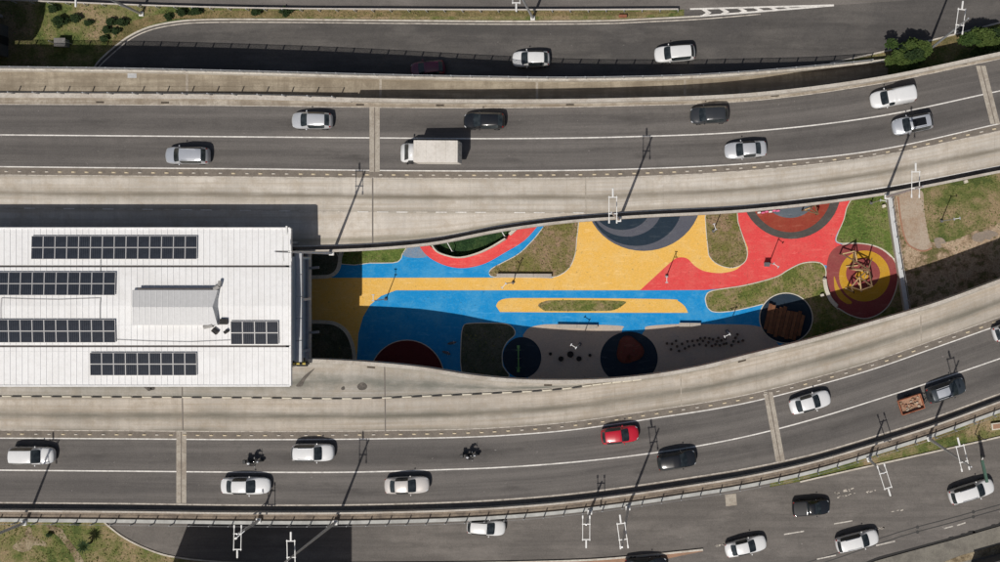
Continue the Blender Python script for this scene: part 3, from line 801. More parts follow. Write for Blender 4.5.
rb_l = ['small dark square box on the white roof beside the lantern end', 'dark tilted plate on the white roof below the lantern end', 'tiny dark box on the white roof left of the four column solar array']
for (x, y, w, h, rz), lb in zip([(224.5,321.5,.75,.55,.0),(216,331,.62,.45,-.7),(227,331.5,.45,.3,.6)], rb_l):
    p = roof_pt(x, y); o = thing('roof_box', lb, 'box', (p.x,p.y,p.z), rz, 'boxes on the station roof')
    MB().box((0,0,.17), (w,h,.3), 0, .04).build('housing', M_GUT, o); MB().box((0,0,.34), (w*.8,h*.8,.04)).build('lid', M_DARK, o)
def roof_line(pts, label, r=.02):
    m = MB(); m.tube([roof_pt(x,y)+Vector((0,0,.1)) for x, y in pts], r)
    tag(m.build('roof_cable', plain('roof_cable', (.16,.15,.14), .7)), label, 'cable', 'cables on the station roof')
roof_line([(2,298),(30,299),(60,299.5),(85,298.5),(101,298)], 'dark cable between the two long solar arrays at the left edge')
roof_line([(101,298),(100.6,308),(100.6,319)], 'short upright cable dropping to the third solar array')
roof_line([(116.5,339.5),(150,341),(190,341.8),(232,340)], 'sagging dark cable leading to the four column solar array')
roof_line([(101,260),(101,272)], 'short dark cable between the top two solar arrays')
roof_line([(2,298),(1.5,308),(1.5,319)], 'short upright cable at the left edge of the roof')

# solar arrays: every panel a part
pw_, ph_ = 1.10, 1.05
pm = MB()
pm.box((0,0,.02), (pw_, ph_, .04), 0, .0, 0)
pm.add([(-pw_/2+.035,-ph_/2+.035,.043),(pw_/2-.035,-ph_/2+.035,.043),(pw_/2-.035,ph_/2-.035,.043),(-pw_/2+.035,ph_/2-.035,.043)], [(0,1,2,3)], mi=1)
for k in (1,2,3,4,5):
    x = -pw_/2 + pw_*k/6
    pm.add([(x-.006,-ph_/2+.04,.045),(x+.006,-ph_/2+.04,.045),(x+.006,ph_/2-.04,.045),(x-.006,ph_/2-.04,.045)], [(0,1,2,3)], mi=2)
ME_PANEL = pm.mesh('panel', [M_FRAME, M_CELL, plain('cell_busbar', (.09,.10,.115), .4)])
def array(x0, x1, y0, y1, n, label):
    c = roof_pt((x0+x1)/2, (y0+y1)/2); u, v = roof_pt((x0+x1)/2, y0), roof_pt((x0+x1)/2, y1)
    ang = math.atan2(u.z-v.z, u.y-v.y)
    W = (roof_pt(x1,(y0+y1)/2) - roof_pt(x0,(y0+y1)/2)).length; H = (u-v).length
    o = thing('solar_array', label, 'solar panels', (c.x, c.y, c.z+.16), 0, 'solar arrays on the station roof'); o.rotation_euler = (ang,0,0)
    for i in range(n):
        for j in range(2):
            q = obj('panel', ME_PANEL, o, (-W/2+W*(i+.5)/n, -H/2+H*(j+.5)/2, 0)); q.scale = (W/n/pw_*.985, H/2/ph_*.985, 1)
    r = MB()
    for k in (-.3, .3): r.box((0, H*k, -.05), (W, .06, .1))
    r.build('mounting_rail', M_FRAME, o)
array(32.5, 198, 236, 259.3, 14, 'longest solar array, topmost on the white roof')
array(-14, 116.5, 272, 295.3, 11, 'second solar array from the top, running out of the left edge')
array(-14, 116.5, 319.3, 342.5, 11, 'third solar array from the top, running out of the left edge')
array(231.5, 279.3, 321, 344.3, 4, 'small solar array four columns wide near the right roof end')
array(91, 197.7, 352.3, 375.3, 9, 'lowest solar array on the white roof, nine columns wide')
# ================================================================== the park between the viaducts
def rubber(name, c, dirt, amt=.35): return worn(name, c, dirt, .85, .45, amt, .09, spec=.2, bmp=.1, spots=True)
M_BLUE = rubber('blue_rubber', (.008,.25,.58), (.075,.34,.60), .55)
M_YELL = rubber('yellow_rubber', (.75,.445,.10), (.74,.52,.22), .4)
M_RED = rubber('coral_rubber', (.68,.068,.068), (.66,.16,.13), .35)
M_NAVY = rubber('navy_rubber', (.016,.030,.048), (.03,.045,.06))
M_SLATE = rubber('slate_rubber', (.095,.10,.125), (.12,.125,.14))
M_CHAR = rubber('charcoal_rubber', (.075,.068,.062), (.10,.10,.09), .4)
M_MAROON = rubber('brick_rubber', (.27,.045,.028), (.31,.09,.05))
M_PLUM = rubber('plum_rubber', (.25,.055,.055), (.29,.10,.08))
M_OCHRE = rubber('ochre_rubber', (.50,.27,.022), (.48,.30,.06))
M_SAND = rubber('sand_rubber', (.50,.41,.33), (.40,.35,.31), .6)
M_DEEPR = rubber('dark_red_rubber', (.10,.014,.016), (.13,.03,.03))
M_STEELB = rubber('blue_grey_rubber', (.10,.125,.15), (.13,.15,.17))
M_EDGE = worn('bed_kerb', (.60,.56,.47), (.45,.40,.32), .85, 1.0, .5)
M_BED = ground_mat('bed_grass', [(.11,.135,.034),(.165,.165,.052),(.21,.185,.078),(.26,.20,.11)], .35)
M_BEDS = ground_mat('worn_bed_grass', [(.15,.145,.045),(.185,.155,.065),(.225,.175,.09),(.27,.185,.12)], .35)
M_BEDD = ground_mat('ivy_bed', [(.018,.042,.016),(.028,.06,.022),(.04,.07,.025)], .6)
M_BEDG = ground_mat('green_bed_grass', [(.085,.13,.03),(.125,.165,.042),(.165,.17,.065)], .35)

def pave(name, pts, layer, mat, n=5): return sheet(name, pts, .02 + .004*layer, mat, n, depth=.05)
pave('blue_paving', [(285,205),(888,185),(893,222),(905,300),(908,330),(780,400),(560,420),(285,400)], 0, M_BLUE, 0)
pave('yellow_paving', [(285,277.8),(361,277.8),(488,277.6),(552,278),(563,274),(571,266),(576,252),(577,235),(577,205),(760,205),(756,236),(756,258),(742,274),(722,279),(703,277),(690,270),(684,264),(678,262),(673,267),(658,281),(646,290.3),(500,290.3),(396,290.3),(381,296),(370,305),(363,317),(358.5,333),(356,372),(285,372)], 1, M_YELL, 0)
# rounded edges are drawn again through smooth sheets so that no corner shows
pave('coral_paving', smooth([(640,290.3),(655,276.5),(671,262),(678,257.7),(687,258.5),(695,266),(705,271.3),(722,273),(738,268.5),(748,255)], 5, False) + smooth([(748,248),(738,222),(734,205)], 4, False) + [(735,180),(860,180)] + smooth([(849,203),(843,221),(836,236),(836,242),(842,244.5)], 4, False) + [(840,262),(829,266),(812,262.5),(800,264.5),(775,278),(745,286),(705,290)], 2, M_RED, 0)
pave('coral_path', smooth([(417,236),(420,247),(430,258),(447,266),(465,268),(485,263.5),(505,252.5),(525,240),(541,222)], 5, False) + smooth([(527,216),(515,229.5),(505,238),(490,247.5),(475,254),(460,257.5),(448,256),(436,251),(427,236)], 5, False), 2, M_RED, 0)
pave('worn_coral_corner', smooth([(404,244),(417,240),(421,248),(427,256),(415,258),(403,255)], 4), 1, worn('faded_blue_rubber', (.16,.26,.38), (.30,.27,.27), .9, .9, .7))
pave('yellow_island', smooth([(496,306),(499,301),(508,298.3),(530,298),(600,298.2),(670,299.2),(678,301),(685,306.5),(688,312.8)], 4, False) + [(600,312.7),(500,312)], 2, M_YELL, 0)
pave('slate_disc', ell(643.5,197,58,54), 2, M_SLATE, 0)
pave('navy_disc', ell(636,205,45.8,41), 3, M_NAVY, 0)
pave('slate_disc', ell(627,208,34.7,28.7), 4, M_SLATE, 0)
pave('navy_disc', ell(622,210,27.3,20), 5, M_NAVY, 0)
pave('charcoal_disc', ell(791,190,50,49), 3, M_CHAR, 0)
pave('brick_disc', ell(790.5,190,41.5,42.3), 4, M_MAROON, 0)
pave('blue_grey_disc', ell(790,190,29,28), 5, M_STEELB, 0)
pave('plum_disc', smooth([(842,244.5),(858,243.3),(875,246),(888,253),(895.5,263),(898,277),(895,292),(888,306),(877,315),(864,318.5),(850,315),(838,308),(831,298),(826.6,284),(826.6,266),(831,252)], 5), 3, M_PLUM, 0)
pave('ochre_ring', ell(864.5,276,25.5,25.5), 4, M_OCHRE, 0)
pave('plum_disc', ell(863,273.5,17,15.5), 5, M_PLUM, 0)
pave('ochre_crescent', smooth([(834,276),(838,286),(844,295),(852,302),(848,304),(840,299),(835,290)], 4), 4, M_OCHRE, 0)
pave('ochre_disc', ell(862,276,6.5,5), 6, M_OCHRE, 0)
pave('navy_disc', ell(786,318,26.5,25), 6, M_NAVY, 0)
pave('sand_paving', smooth([(523,335),(529,328),(540,325),(556,324.2),(618,325.5),(622,330),(618,346),(618,372)], 4, False) + [(618,392),(530,392)], 3, M_SAND, 0)
pave('sand_paving', smooth([(645,327),(652,325.5),(680,324),(715,324.2),(750,325),(766,330),(778,344),(790,364)], 4, False) + [(790,380),(655,392)] + smooth([(640,365),(640,340),(645,330)], 3, False), 3, M_SAND, 0)
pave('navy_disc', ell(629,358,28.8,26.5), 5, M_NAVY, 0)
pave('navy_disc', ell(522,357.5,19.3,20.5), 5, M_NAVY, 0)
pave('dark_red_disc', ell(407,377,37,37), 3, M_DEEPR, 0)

BEDS = []
def bed(pts, mat, layer, n=5, k=True, dens=1.0, gcol=0):
    q = smooth(pts, n) if n else pts
    sheet('planting_bed', q, .02 + .004*layer, mat, 0, depth=.05)
    if k: kerb('bed_kerb', q, .0, .09, .07, M_EDGE, 0, True)
    BEDS.append(([P(x, y, .04) for x, y in q], .03 + .004*layer, dens, gcol))
bed([(342,240),(404,240),(402.5,254),(400,260),(393,262.8),(370,263),(342,264)], M_BEDG, 4, 2)
bed([(552,219),(577,214),(576.7,240),(575,255),(570,267),(561,274.5),(549,277.3),(515,277.3),(494,276.8),(489.5,273.5),(492,268.5),(505,261.5),(520,253),(535,238)], M_BEDS, 4, 3, gcol=1)
bed([(538,305),(544,301.5),(555,300.2),(600,300.3),(624,301.2),(624.5,304),(614,310),(600,311),(550,311),(542,309)], M_BED, 5, 3, False)
bed([(707,205),(734,203),(738,222),(744,240),(747.3,252),(745.5,261),(738,266.5),(729,267.8),(718,264.5),(710.5,258),(707.8,248)], M_BEDS, 5, 3, gcol=1)
bed([(706,303),(706,296),(713,290.5),(745,285.3),(775,277.3),(788,270),(800,264),(812,262),(822,264),(826,272),(824.5,285),(832,295),(860,300),(890,300),(896,280),(903,293),(908,325),(860,360),(800,365),(786,350),(780,330),(775,310),(763,304),(735,310.5),(716,312),(709,309)], M_BED, 2.5, 3, False, gcol=2)
kerb('bed_kerb', [(838,309),(829,300),(824.5,285),(826,272),(822,264),(812,262),(800,264),(788,270),(775,277.3),(745,285.3),(713,290.5),(706,296),(706,303),(709,309),(716,312),(735,310.5),(763,304)], 0, .11, .075, M_EDGE, 4)
kerb('disc_kerb', [(842,244.5),(858,243.3),(875,246),(888,253),(895.5,263),(898,277),(895,292),(888,306),(877,315),(864,318.5),(850,315),(838,308)], 0, .11, .08, M_EDGE, 4)
kerb('disc_kerb', ell(786,318,26.5,25)[:34]+ell(786,318,26.5,25)[-4:], 0, .11, .08, M_EDGE, 0) if False else kerb('disc_kerb', ell(786,318,26.5,25), 0, .11, .08, M_EDGE, 0, True)
kerb('disc_kerb', ell(407,377,37,37), 0, .09, .05, M_EDGE, 0, True)
bed([(849,203),(870,180),(889,199),(893,225),(898,256),(893,258),(882,249.5),(868,244.5),(850,243),(841,243.3),(836,240.5),(838,233),(844,219)], M_BEDG, 5, 3, gcol=2)
M_BEDK = ground_mat('dark_bed_ground', [(.06,.072,.048),(.085,.095,.066),(.11,.11,.085)], .4)  # dark grey-green tone kept for the sparsely tufted beds
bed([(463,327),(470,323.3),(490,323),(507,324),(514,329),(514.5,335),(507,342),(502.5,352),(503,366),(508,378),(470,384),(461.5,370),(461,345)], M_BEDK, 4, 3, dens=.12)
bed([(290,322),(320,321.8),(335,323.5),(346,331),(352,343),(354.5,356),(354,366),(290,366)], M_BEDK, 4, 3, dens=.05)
kerb('bed_kerb', [(300,322),(320,321.8),(335,323.5),(346,331),(352,343),(354.5,356),(354,366)], 0, .4, .12, M_EDGE)
kerb('bed_kerb', [(341,246),(340,262),(337,271),(330,276),(318,277),(300,277)], 0, .4, .12, M_EDGE)
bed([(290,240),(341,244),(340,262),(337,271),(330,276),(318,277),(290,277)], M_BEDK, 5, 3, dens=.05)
# sunken ivy bed with a low wall
iv = smooth([(427,236),(436,251),(448,256),(460,257.5),(475,254),(490,247.5),(505,238),(514,230),(524,218),(470,215)], 4)
sheet('ivy_bed', iv, .045, M_BEDD, 0, depth=.05)
ivw = sweep(MB(), path2([(429,240),(436,251),(448,256),(460,257.5),(475,254),(490,247.5),(505,238.5)], 1.1, 4), .16, -.05, 1.1).build('low_wall', M_EDGE)
tag(ivw, 'curved pale low wall holding the dark ivy bed below the upper viaduct', 'wall')
for (x0, y0, x1, y1), lb in zip([(446.5,241,452,251),(501.5,231,504.5,236)], ['white slanted pipe at the left of the dark ivy bed', 'short white pipe at the right of the dark ivy bed']):
    a, b = P(x0,y0,1.2), P(x1,y1,1.0)
    o = thing('pipe_rail', lb, 'rail', (a.x,a.y,0), 0, 'white pipes in the ivy bed')
    MB().cyl((0,0,1.2), b-Vector((a.x,a.y,0)), .05).build('rail', M_PALE, o)
    MB().cyl((0,0,0), (0,0,1.2), .05).build('post', M_PALE, o); c = b-Vector((a.x,a.y,0)); MB().cyl((c.x,c.y,0), c, .05).build('post', M_PALE, o)
for i, (x, y, lb) in enumerate([(513,231.5,'pale concrete block at the right end of the ivy bed')]):
    p = P(x,y,.3); tag(MB().box((p.x,p.y,.3), (1.0,.35,.6), .75, .03).build('concrete_block', M_EDGE), lb, 'block')

# ------------------------------------------------------------------ benches
M_BENCHC = worn('bench_concrete', (.42,.38,.33), (.30,.26,.22))
def bench(x0, y0, x1, y1, label, w=.42):
    a, b = P(x0,y0,.45), P(x1,y1,.45); c = (a+b)/2; L = (b-a).length
    o = thing('bench', label, 'bench', (c.x,c.y,.03), math.atan2(b.y-a.y, b.x-a.x), 'concrete benches in the park')
    n = max(2, int(L/1.6))
    for i in range(n): MB().box((-L/2+L*(i+.5)/n, 0, .41), (L/n-.03, w, .09), 0, .02).build('seat', M_BENCHC, o)
    for i in range(n+1): MB().box((-L/2+.15+(L-.3)*i/n, 0, .18), (.16, w*.8, .37)).build('leg', M_BENCHC, o)
bench(496.5,275.4,551.8,275.6, 'long concrete bench along the foot of the brown grass bed')
bench(556.5,326,597.8,326.6, 'concrete bench below the yellow island with the grass strip')
bench(679,324.6,701,324.8, 'half shaded concrete bench beside the row of stepping posts')
cb = thing('curved_bench', 'curved pale bench along the left edge of the big plum circle', 'bench', (P(825,290,.4).x, P(825,290,.4).y, .03))
pth = [Vector((p.x,p.y)) - Vector((cb.location.x, cb.location.y)) for p in [P(x,y,.45) for x,y in smooth([(824.6,279),(825.8,287),(828.5,295),(832.5,301.5),(837,306)],3,False)]]
sweep(MB(), pth, .42, .34, .45).build('seat', M_EDGE, cb)
for k in (0, 4, 8, 12): MB().box((pth[k].x,pth[k].y,.17), (.25,.25,.34)).build('leg', M_BENCHC, cb)

# ------------------------------------------------------------------ low park lamps
M_LAMPD = plain('dark_lamp_post', (.10,.10,.11), .5)
def park_lamp(x, y, head, label, h=4.6):
    p = P(x,y,.05); o = thing('park_lamp', label, 'lamp', (p.x,p.y,.03), head, 'low lamps in the park')
    MB().cyl((0,0,0),(0,0,h),.065,.045,8).build('pole', M_STEEL, o)
    MB().box((0,0,.1),(.32,.32,.2),0,.03).build('base', M_LAMPD, o)
    MB().bar((0,-.06,h),(0,.62,h+.03),.06,.06).build('arm', M_PALE, o)
    for s in (0,.62): MB().box((0,s,h+.04),(.32,.12,.08),0,.03).build('lamp_head', M_STEEL, o)
for x, y, a, lb in [(513,282.5,2.4,'low lamp on yellow paving below the long bench'), (386,299,0,'low lamp at the left end of the yellow strip'), (666.7,276,math.pi,'low lamp on the coral point where yellow meets red'),
                    (713.5,231,.3,'low lamp standing in the upright grass bed below the upper viaduct'), (769,263.5,-2.2,'low lamp in the middle of the coral paving'),
                    (580,344,1.0,'low lamp among the dark stepping pads'), (727,331,2.0,'low lamp among the small stepping posts'), (941.5,221,-1.4,'low lamp on the rough grass right of the footpath'),
                    (871,203,-1.7,'low lamp in the green corner bed under the upper viaduct')]:
    park_lamp(x, y, a, lb)
p = P(766.5,264.5,.4); o = thing('service_cabinet', 'small grey cabinet beside the lamp on coral paving', 'cabinet', (p.x,p.y,.03))
MB().box((0,0,.45),(.55,.4,.9),0,.04).build('housing', M_STEEL, o); MB().box((0,0,.92),(.62,.46,.05)).build('lid', M_LAMPD, o)
for x, y, lb in ((822.3,295.3,'small white box on the grass beside the curved bench'), (884,206,'pale box beside the boundary wall top end'), (966,181.5,'pale stone lying on the grass near the upper viaduct')):
    p = P(x,y,.3); tag(MB().box((p.x,p.y,.2),(.42,.36,.42),.3,.05).build('marker_block', M_EDGE), lb, 'block')

# ------------------------------------------------------------------ play equipment
M_LOG = plain('weathered_log', (.52,.37,.19), .8, var=.3, scale=4); M_LOGD = plain('dark_log', (.09,.055,.03), .8, var=.3)
M_LOGM = plain('brown_log', (.17,.105,.055), .8, var=.3, scale=4)
def log_frame(label, nodes, beams, posts, r=.095, group='log climbing frames', cat='climbing frame'):
    c = P(nodes[0][0], nodes[0][1], 0); o = thing('log_climber', label, cat, (c.x,c.y,.04), 0, group)
    W = [P(x,y,z) - c for x,y,z in nodes]
    for i in posts: MB().cyl((W[i].x*1.0, W[i].y, 0), W[i]+Vector((0,0,.15)), r, r*.8, 7).build('post', M_LOGM, o)
    for k, (a, b) in enumerate(beams): MB().cyl(W[a], W[b], r*.9, r*.75, 7).build('log', M_LOGM if k % 3 else M_LOG, o)
log_frame('tangled log climbing frame in the middle of the big plum and ochre circle',
          [(842,254,1.3),(855,251,2.1),(852.5,269,1.7),(868.5,269,2.2),(859.5,277,1.6),(851,287,1.9),(861,290,1.5),(872,286,1.7),(857,262,1.9),(870,272,1.2),(854,293,.3),(872,258,2.6)],
          [(0,1),(1,2),(2,3),(1,8),(8,3),(3,4),(4,5),(4,7),(5,6),(4,6),(3,7),(5,10),(9,7),(0,8),(3,11),(2,9),(8,9),(6,7)], range(10))
for k, (x, y, a, L) in enumerate([(853,266,.1,1.3),(857,270,-.2,1.1),(868,274,1.2,1.0),(850,290,-.5,.9),(861,287,1.9,1.2),(869,284,-1.0,1.1),(855,258,1.7,1.2)]):
    p = P(x,y,.8); m = MB().cyl((-L/2,0,0),(L/2,0,.12),.085,.075,8); o = m.build('loose_log', M_LOG); o.location = (p.x,p.y,.14+.0*k); o.rotation_euler = (0,0,a)
    tag(o, ['pale log lying left of the climbing frame centre','short pale log at the heart of the climbing frame','pale log on the right side of the climbing frame','lowest left pale log below the climbing frame','pale log at the lower end of the climbing frame','pale log at the lower right of the climbing frame','topmost pale log beside the climbing frame'][k], 'log', 'loose logs on the big circle')
log_frame('small three legged log frame at the right of the brick red disc', [(804,210,1.5),(815,205,1.7),(818,214,1.4),(810,208,2.1)], [(0,1),(1,2),(0,2),(0,3),(1,3),(2,3)], range(3))
pk = thing('balance_beam', 'pink and white low beam below the upper viaduct parapet', 'play beam', P(757,213.5,0)+Vector((0,0,.04)), .12)
M_PINK = plain('pink_paint', (.75,.16,.30), .5)
for i in range(6): MB().box((.2+i*.42, (.0 if i % 2 else .06), .28), (.38,.2,.5), 0, .04).build('block', M_PINK if i % 3 else M_PALE, pk)
# wooden play deck of loose planks
pd = thing('play_deck', 'brown plank play deck on the shaded navy circle', 'play deck', P(785,320,0)+Vector((0,0,.045)), -.22)
M_PLANK = plain('brown_plank', (.20,.085,.038), .8, var=.3, scale=2); M_PLANK2 = plain('reddish_plank', (.15,.06,.027), .8, var=.3, scale=2)
for i in range(10):
    x = -2.0 + i*.42; top = 1.35 + rnd.uniform(-.25,.25) - (abs(i-5)*.03); bot = -1.75 - rnd.uniform(0,.3) + (.5 if i in (0,9) else 0)
    MB().box((x,(top+bot)/2,0.5+rnd.uniform(-.03,.03)),(.385,top-bot,.06),rnd.uniform(-.02,.02),.01).build('plank', M_PLANK if i % 2 else M_PLANK2, pd)
for x in (-1.9,1.7):
    for y in (-1.4,1.0): MB().cyl((x,y,0),(x,y,.46),.09,.08,8).build('leg', M_LOGD, pd)
for y in (-1.2,.9): MB().bar((-2.1,y,.42),(1.95,y,.42),.12,.1).build('joist', M_LOGD, pd)
# climbing mound
M_MOUND = rubber('mound_rubber', (.13,.035,.027), (.17,.06,.045))
pmd = thing('climbing_mound', 'dark red lobed climbing mound on the shaded navy half circle', 'mound', P(629.5,350,0)+Vector((0,0,.04)))
mm = MB(); nu, nv = 36, 9; vs = [(0,0,.85)]
for j in range(1, nv+1):
    for i in range(nu):
        a = 2*math.pi*i/nu; r = (1.5 + .16*math.cos(3*a+.6))*j/nv; notch = max(0, 1-abs(((a+math.pi/2+math.pi) % (2*math.pi))-math.pi)/.3)
        vs.append((r*math.cos(a), r*math.sin(a), .85*math.sqrt(max(0,1-(j/nv)**2))*(1-.75*notch*(j > 3))))
fs = [(0,1+i,1+(i+1)%nu) for i in range(nu)] + [(1+(j-1)*nu+i,1+j*nu+i,1+j*nu+(i+1)%nu,1+(j-1)*nu+(i+1)%nu) for j in range(1,nv) for i in range(nu)]
mm.add(vs, fs).build('shell', M_MOUND, pmd, True)
for k in range(10):
    a = k*2.4; r = .5+.09*k; MB().ellipsoid((r*math.cos(a), r*math.sin(a), .85*math.sqrt(max(0,1-(r/1.5)**2))), (.09,.09,.07), 8, 5).build('hand_hold', M_LOGD, pmd)
# stepping posts
sp = [(667,343.5),(671,349.5),(672,344),(676,341),(677,346.5),(679,351),(682,344),(685,348.5),(687.5,341.5),(689,346.5),(692.5,341),(694,345.5),(697.5,340.5),(699.5,344.5),(700.5,338.5),(703,341),(705,338),(706,345.5),(708.5,342.5),(709.5,338.5),(712,346),(713,339.5),(715.5,344.5),(717,341.5),(718.5,338),(720,345.5),(721.5,340.5),(724,344),(726.5,343.5),(731.5,345.5),(733.5,341.5),(735.5,338),(738.5,342),(743,340.5),(737.5,334.5),(725,338.5)]
m = MB().cyl((0,0,0),(0,0,.3),.145,.135,12); ME_SP = m.mesh('post', [plain('dark_wood_post', (.055,.04,.032), .85)])
m = MB().cyl((0,0,.301),(0,0,.32),.125,.115,12); ME_SPT = m.mesh('top', [plain('post_top', (.085,.065,.05), .85)])
for x, y in sp:
    p = P(x,y,.3); o = thing('stepping_post', 'one of the small round wooden stepping posts scattered on the shaded sand paving', 'stepping post', (p.x,p.y,.03), 0, 'stepping posts')
    obj('post', ME_SP, o); obj('top', ME_SPT, o)
for (x, y, r), lb in zip([(550.5,353.8,.17),(561,358.7,.29),(570.5,354.2,.36),(579,358.6,.29),(590,355.2,.17)], ['leftmost small stepping pad', 'second stepping pad from the left', 'largest stepping pad, beside the lamp', 'fourth stepping pad from the left', 'rightmost small stepping pad']):
    p = P(x,y,.2); o = thing('stepping_pad', lb + ' on the shaded sand paving', 'stepping pad', (p.x,p.y,.03), 0, 'stepping pads')
    MB().cyl((0,0,0),(0,0,.28),r*.9,r,16).build('base', M_DARK, o); MB().cyl((0,0,.281),(0,0,.32),r*.92,r*.86,16).build('top', plain('black_pad', (.015,.014,.013), .8), o)
# seesaw, spring riders
sw = thing('seesaw', 'green seesaw on the small shaded navy disc', 'seesaw', P(519.3,358,0)+Vector((0,0,.04)))
M_GREEN = plain('green_paint', (.14,.34,.10), .5)
MB().bar((0,-1.35,.55),(0,1.35,.62),.12,.08).build('beam', M_GREEN, sw); MB().bar((-.25,0,.03),(.0,0,.55),.08,.08).build('leg', M_LAMPD, sw); MB().bar((.25,0,.03),(.0,0,.55),.08,.08).build('leg', M_LAMPD, sw)
for y in (-1.3,1.3):
    MB().box((0,y,.64),(.3,.34,.05),0,.02).build('seat', M_GREEN, sw); MB().bar((-.25,y*.75,.85),(.3,y*.75,.85),.05,.05).build('handle', M_GREEN, sw); MB().bar((0,y*.75,.58),(0,y*.75,.85),.05,.05).build('handle_post', M_GREEN, sw)
for (x, y, a), lb in zip([(453,342.5,.2),(447.5,352,-.3)], ['dark spring rider on shaded blue paving, nearer the grass square', 'dark spring rider on shaded blue paving, nearer the dark red disc']):
    o = thing('spring_rider', lb, 'spring rider', P(x,y,0)+Vector((0,0,.03)), a, 'spring riders')
    m = MB(); pp = [(.1*math.cos(t*.9), .1*math.sin(t*.9), .04+t*.018) for t in range(22)]; m.tube(pp, .02, 5).build('spring', M_STEEL, o)
    MB().ellipsoid((0,0,.62),(.48,.16,.2),12,8).build('body', M_LAMPD, o, True); MB().ellipsoid((.42,0,.86),(.16,.1,.16),10,7).build('head', M_LAMPD, o, True)
    MB().bar((.3,-.22,.85),(.3,.22,.85),.035,.035).build('handle', M_STEEL, o)
# boundary wall with fence
bw = thing('boundary_wall', 'pale boundary wall with fence posts between park and rough ground', 'wall', (0,0,0))
wp = [P(x,y,1.0) for x,y in smooth([(889,190),(890.5,203),(894,230),(899,262),(904,292),(909,322)],4,False)]
sweep(MB(), [p.to_2d() for p in wp], .42, -.05, 1.0).build('wall', M_CONC, bw)
sweep(MB(), [p.to_2d()+Vector((.02,0)) for p in wp], .5, 1.0, 1.08).build('coping', plain('wall_coping', (.52,.53,.53), .7, var=.12, scale=1.5), bw)
for k in range(1, len(wp)-1, 2):
    p = wp[k]; MB().cyl((p.x+.12,p.y,1.05),(p.x+.12,p.y,2.3),.035,.035,6).build('fence_post', M_STEEL, bw)
MB().tube([(p.x+.12,p.y,2.26) for p in wp[1:-1]], .02, 4).build('fence_wire', M_STEEL, bw)
MB().tube([(p.x+.12,p.y,1.6) for p in wp[1:-1]], .015, 4).build('fence_wire', M_STEEL, bw)
# ================================================================== vehicles
M_GL = glassmat(); M_TYRE = plain('tyre', (.018,.018,.018), .85); M_RIM = plain('wheel_rim', (.42,.43,.44), .3, .8); M_TRIM = plain('black_trim', (.02,.02,.021), .5)
M_HEAD = plain('headlamp_lens', (.62,.64,.66), .1, spec=.6); M_TAIL = plain('tail_lamp', (.28,.012,.012), .25, spec=.5)
# station: position along the length (0 nose .. 1 tail), half width, shoulder height, top height, half width of the top
PROFILES = {
 'hatch': dict(L=4.0, W=1.74, H=1.50, st=[(0,.44,.46,.50,.34),(.012,.68,.56,.64,.50),(.05,.88,.65,.77,.66),(.14,.985,.76,.89,.76),(.25,1,.86,.97,.80),(.445,1,.91,1.41,.68),(.48,1,.91,1.46,.66),(.60,1,.92,1.48,.66),(.622,1,.92,1.48,.66),(.78,.985,.93,1.45,.645),(.865,.96,.94,1.39,.62),(.955,.90,.92,1.03,.66),(.985,.82,.78,.84,.64),(1,.62,.52,.58,.46)], ws=4, sides=(5,9), pillar=99, rw=10),
 'sedan': dict(L=4.45, W=1.77, H=1.46, st=[(0,.44,.46,.50,.34),(.012,.68,.56,.62,.50),(.05,.88,.64,.74,.66),(.14,.98,.74,.85,.75),(.265,1,.84,.94,.80),(.43,1,.89,1.37,.67),(.46,1,.89,1.42,.65),(.56,1,.90,1.44,.65),(.578,1,.90,1.44,.65),(.68,.99,.91,1.41,.64),(.72,.98,.91,1.37,.63),(.85,.95,.90,1.01,.74),(.955,.89,.86,.96,.72),(.985,.80,.74,.80,.62),(1,.60,.50,.56,.44)], ws=4, sides=(5,9), pillar=99, rw=10),
 'suv': dict(L=4.4, W=1.81, H=1.66, st=[(0,.50,.55,.60,.40),(.012,.74,.66,.76,.56),(.05,.91,.78,.91,.70),(.14,.99,.90,1.02,.79),(.235,1,.98,1.09,.82),(.40,1,1.02,1.55,.72),(.435,1,1.02,1.61,.70),(.57,1,1.03,1.65,.70),(.59,1,1.03,1.65,.70),(.79,1,1.04,1.62,.69),(.895,.98,1.04,1.56,.67),(.962,.93,1.0,1.12,.71),(.988,.85,.84,.92,.66),(1,.66,.55,.62,.50)], ws=4, sides=(5,9), pillar=99, rw=10),
 'van': dict(L=4.5, W=1.80, H=1.92, st=[(0,.48,.50,.54,.36),(.012,.70,.60,.68,.52),(.05,.90,.70,.82,.68),(.13,.99,.82,.94,.78),(.21,1,.90,1.02,.80),(.36,1,.95,1.50,.70),(.40,1,.95,1.56,.69),(.50,1,.96,1.60,.71),(.53,1,1.0,1.76,.78),(.59,1.01,1.05,1.86,.82),(.80,1.01,1.05,1.90,.83),(.95,1,1.05,1.88,.83),(.985,.96,1.0,1.78,.78),(1,.86,.60,1.55,.68)], ws=4, sides=(5,7), pillar=99, rw=99),
 'pickup': dict(L=4.3, W=1.72, H=1.50, st=[(0,.44,.46,.50,.34),(.012,.68,.56,.64,.50),(.05,.88,.65,.76,.66),(.14,.985,.76,.88,.76),(.245,1,.86,.96,.80),(.405,1,.91,1.40,.68),(.44,1,.91,1.45,.66),(.52,1,.92,1.46,.66),(.56,1,.92,1.43,.65),(.60,1,.93,1.02,.78),(.62,1,.95,1.0,.84),(.78,1,.95,1.0,.84),(.955,.96,.95,1.0,.82),(.985,.88,.80,.86,.70),(1,.72,.55,.60,.52)], ws=4, sides=(5,7), pillar=99, rw=8, bed=(10,12)),
}
GROUPS = ['body','windscreen','rear_window','side_window','side_window','headlight','headlight','tail_light','tail_light','roof_panel','cargo_cover']
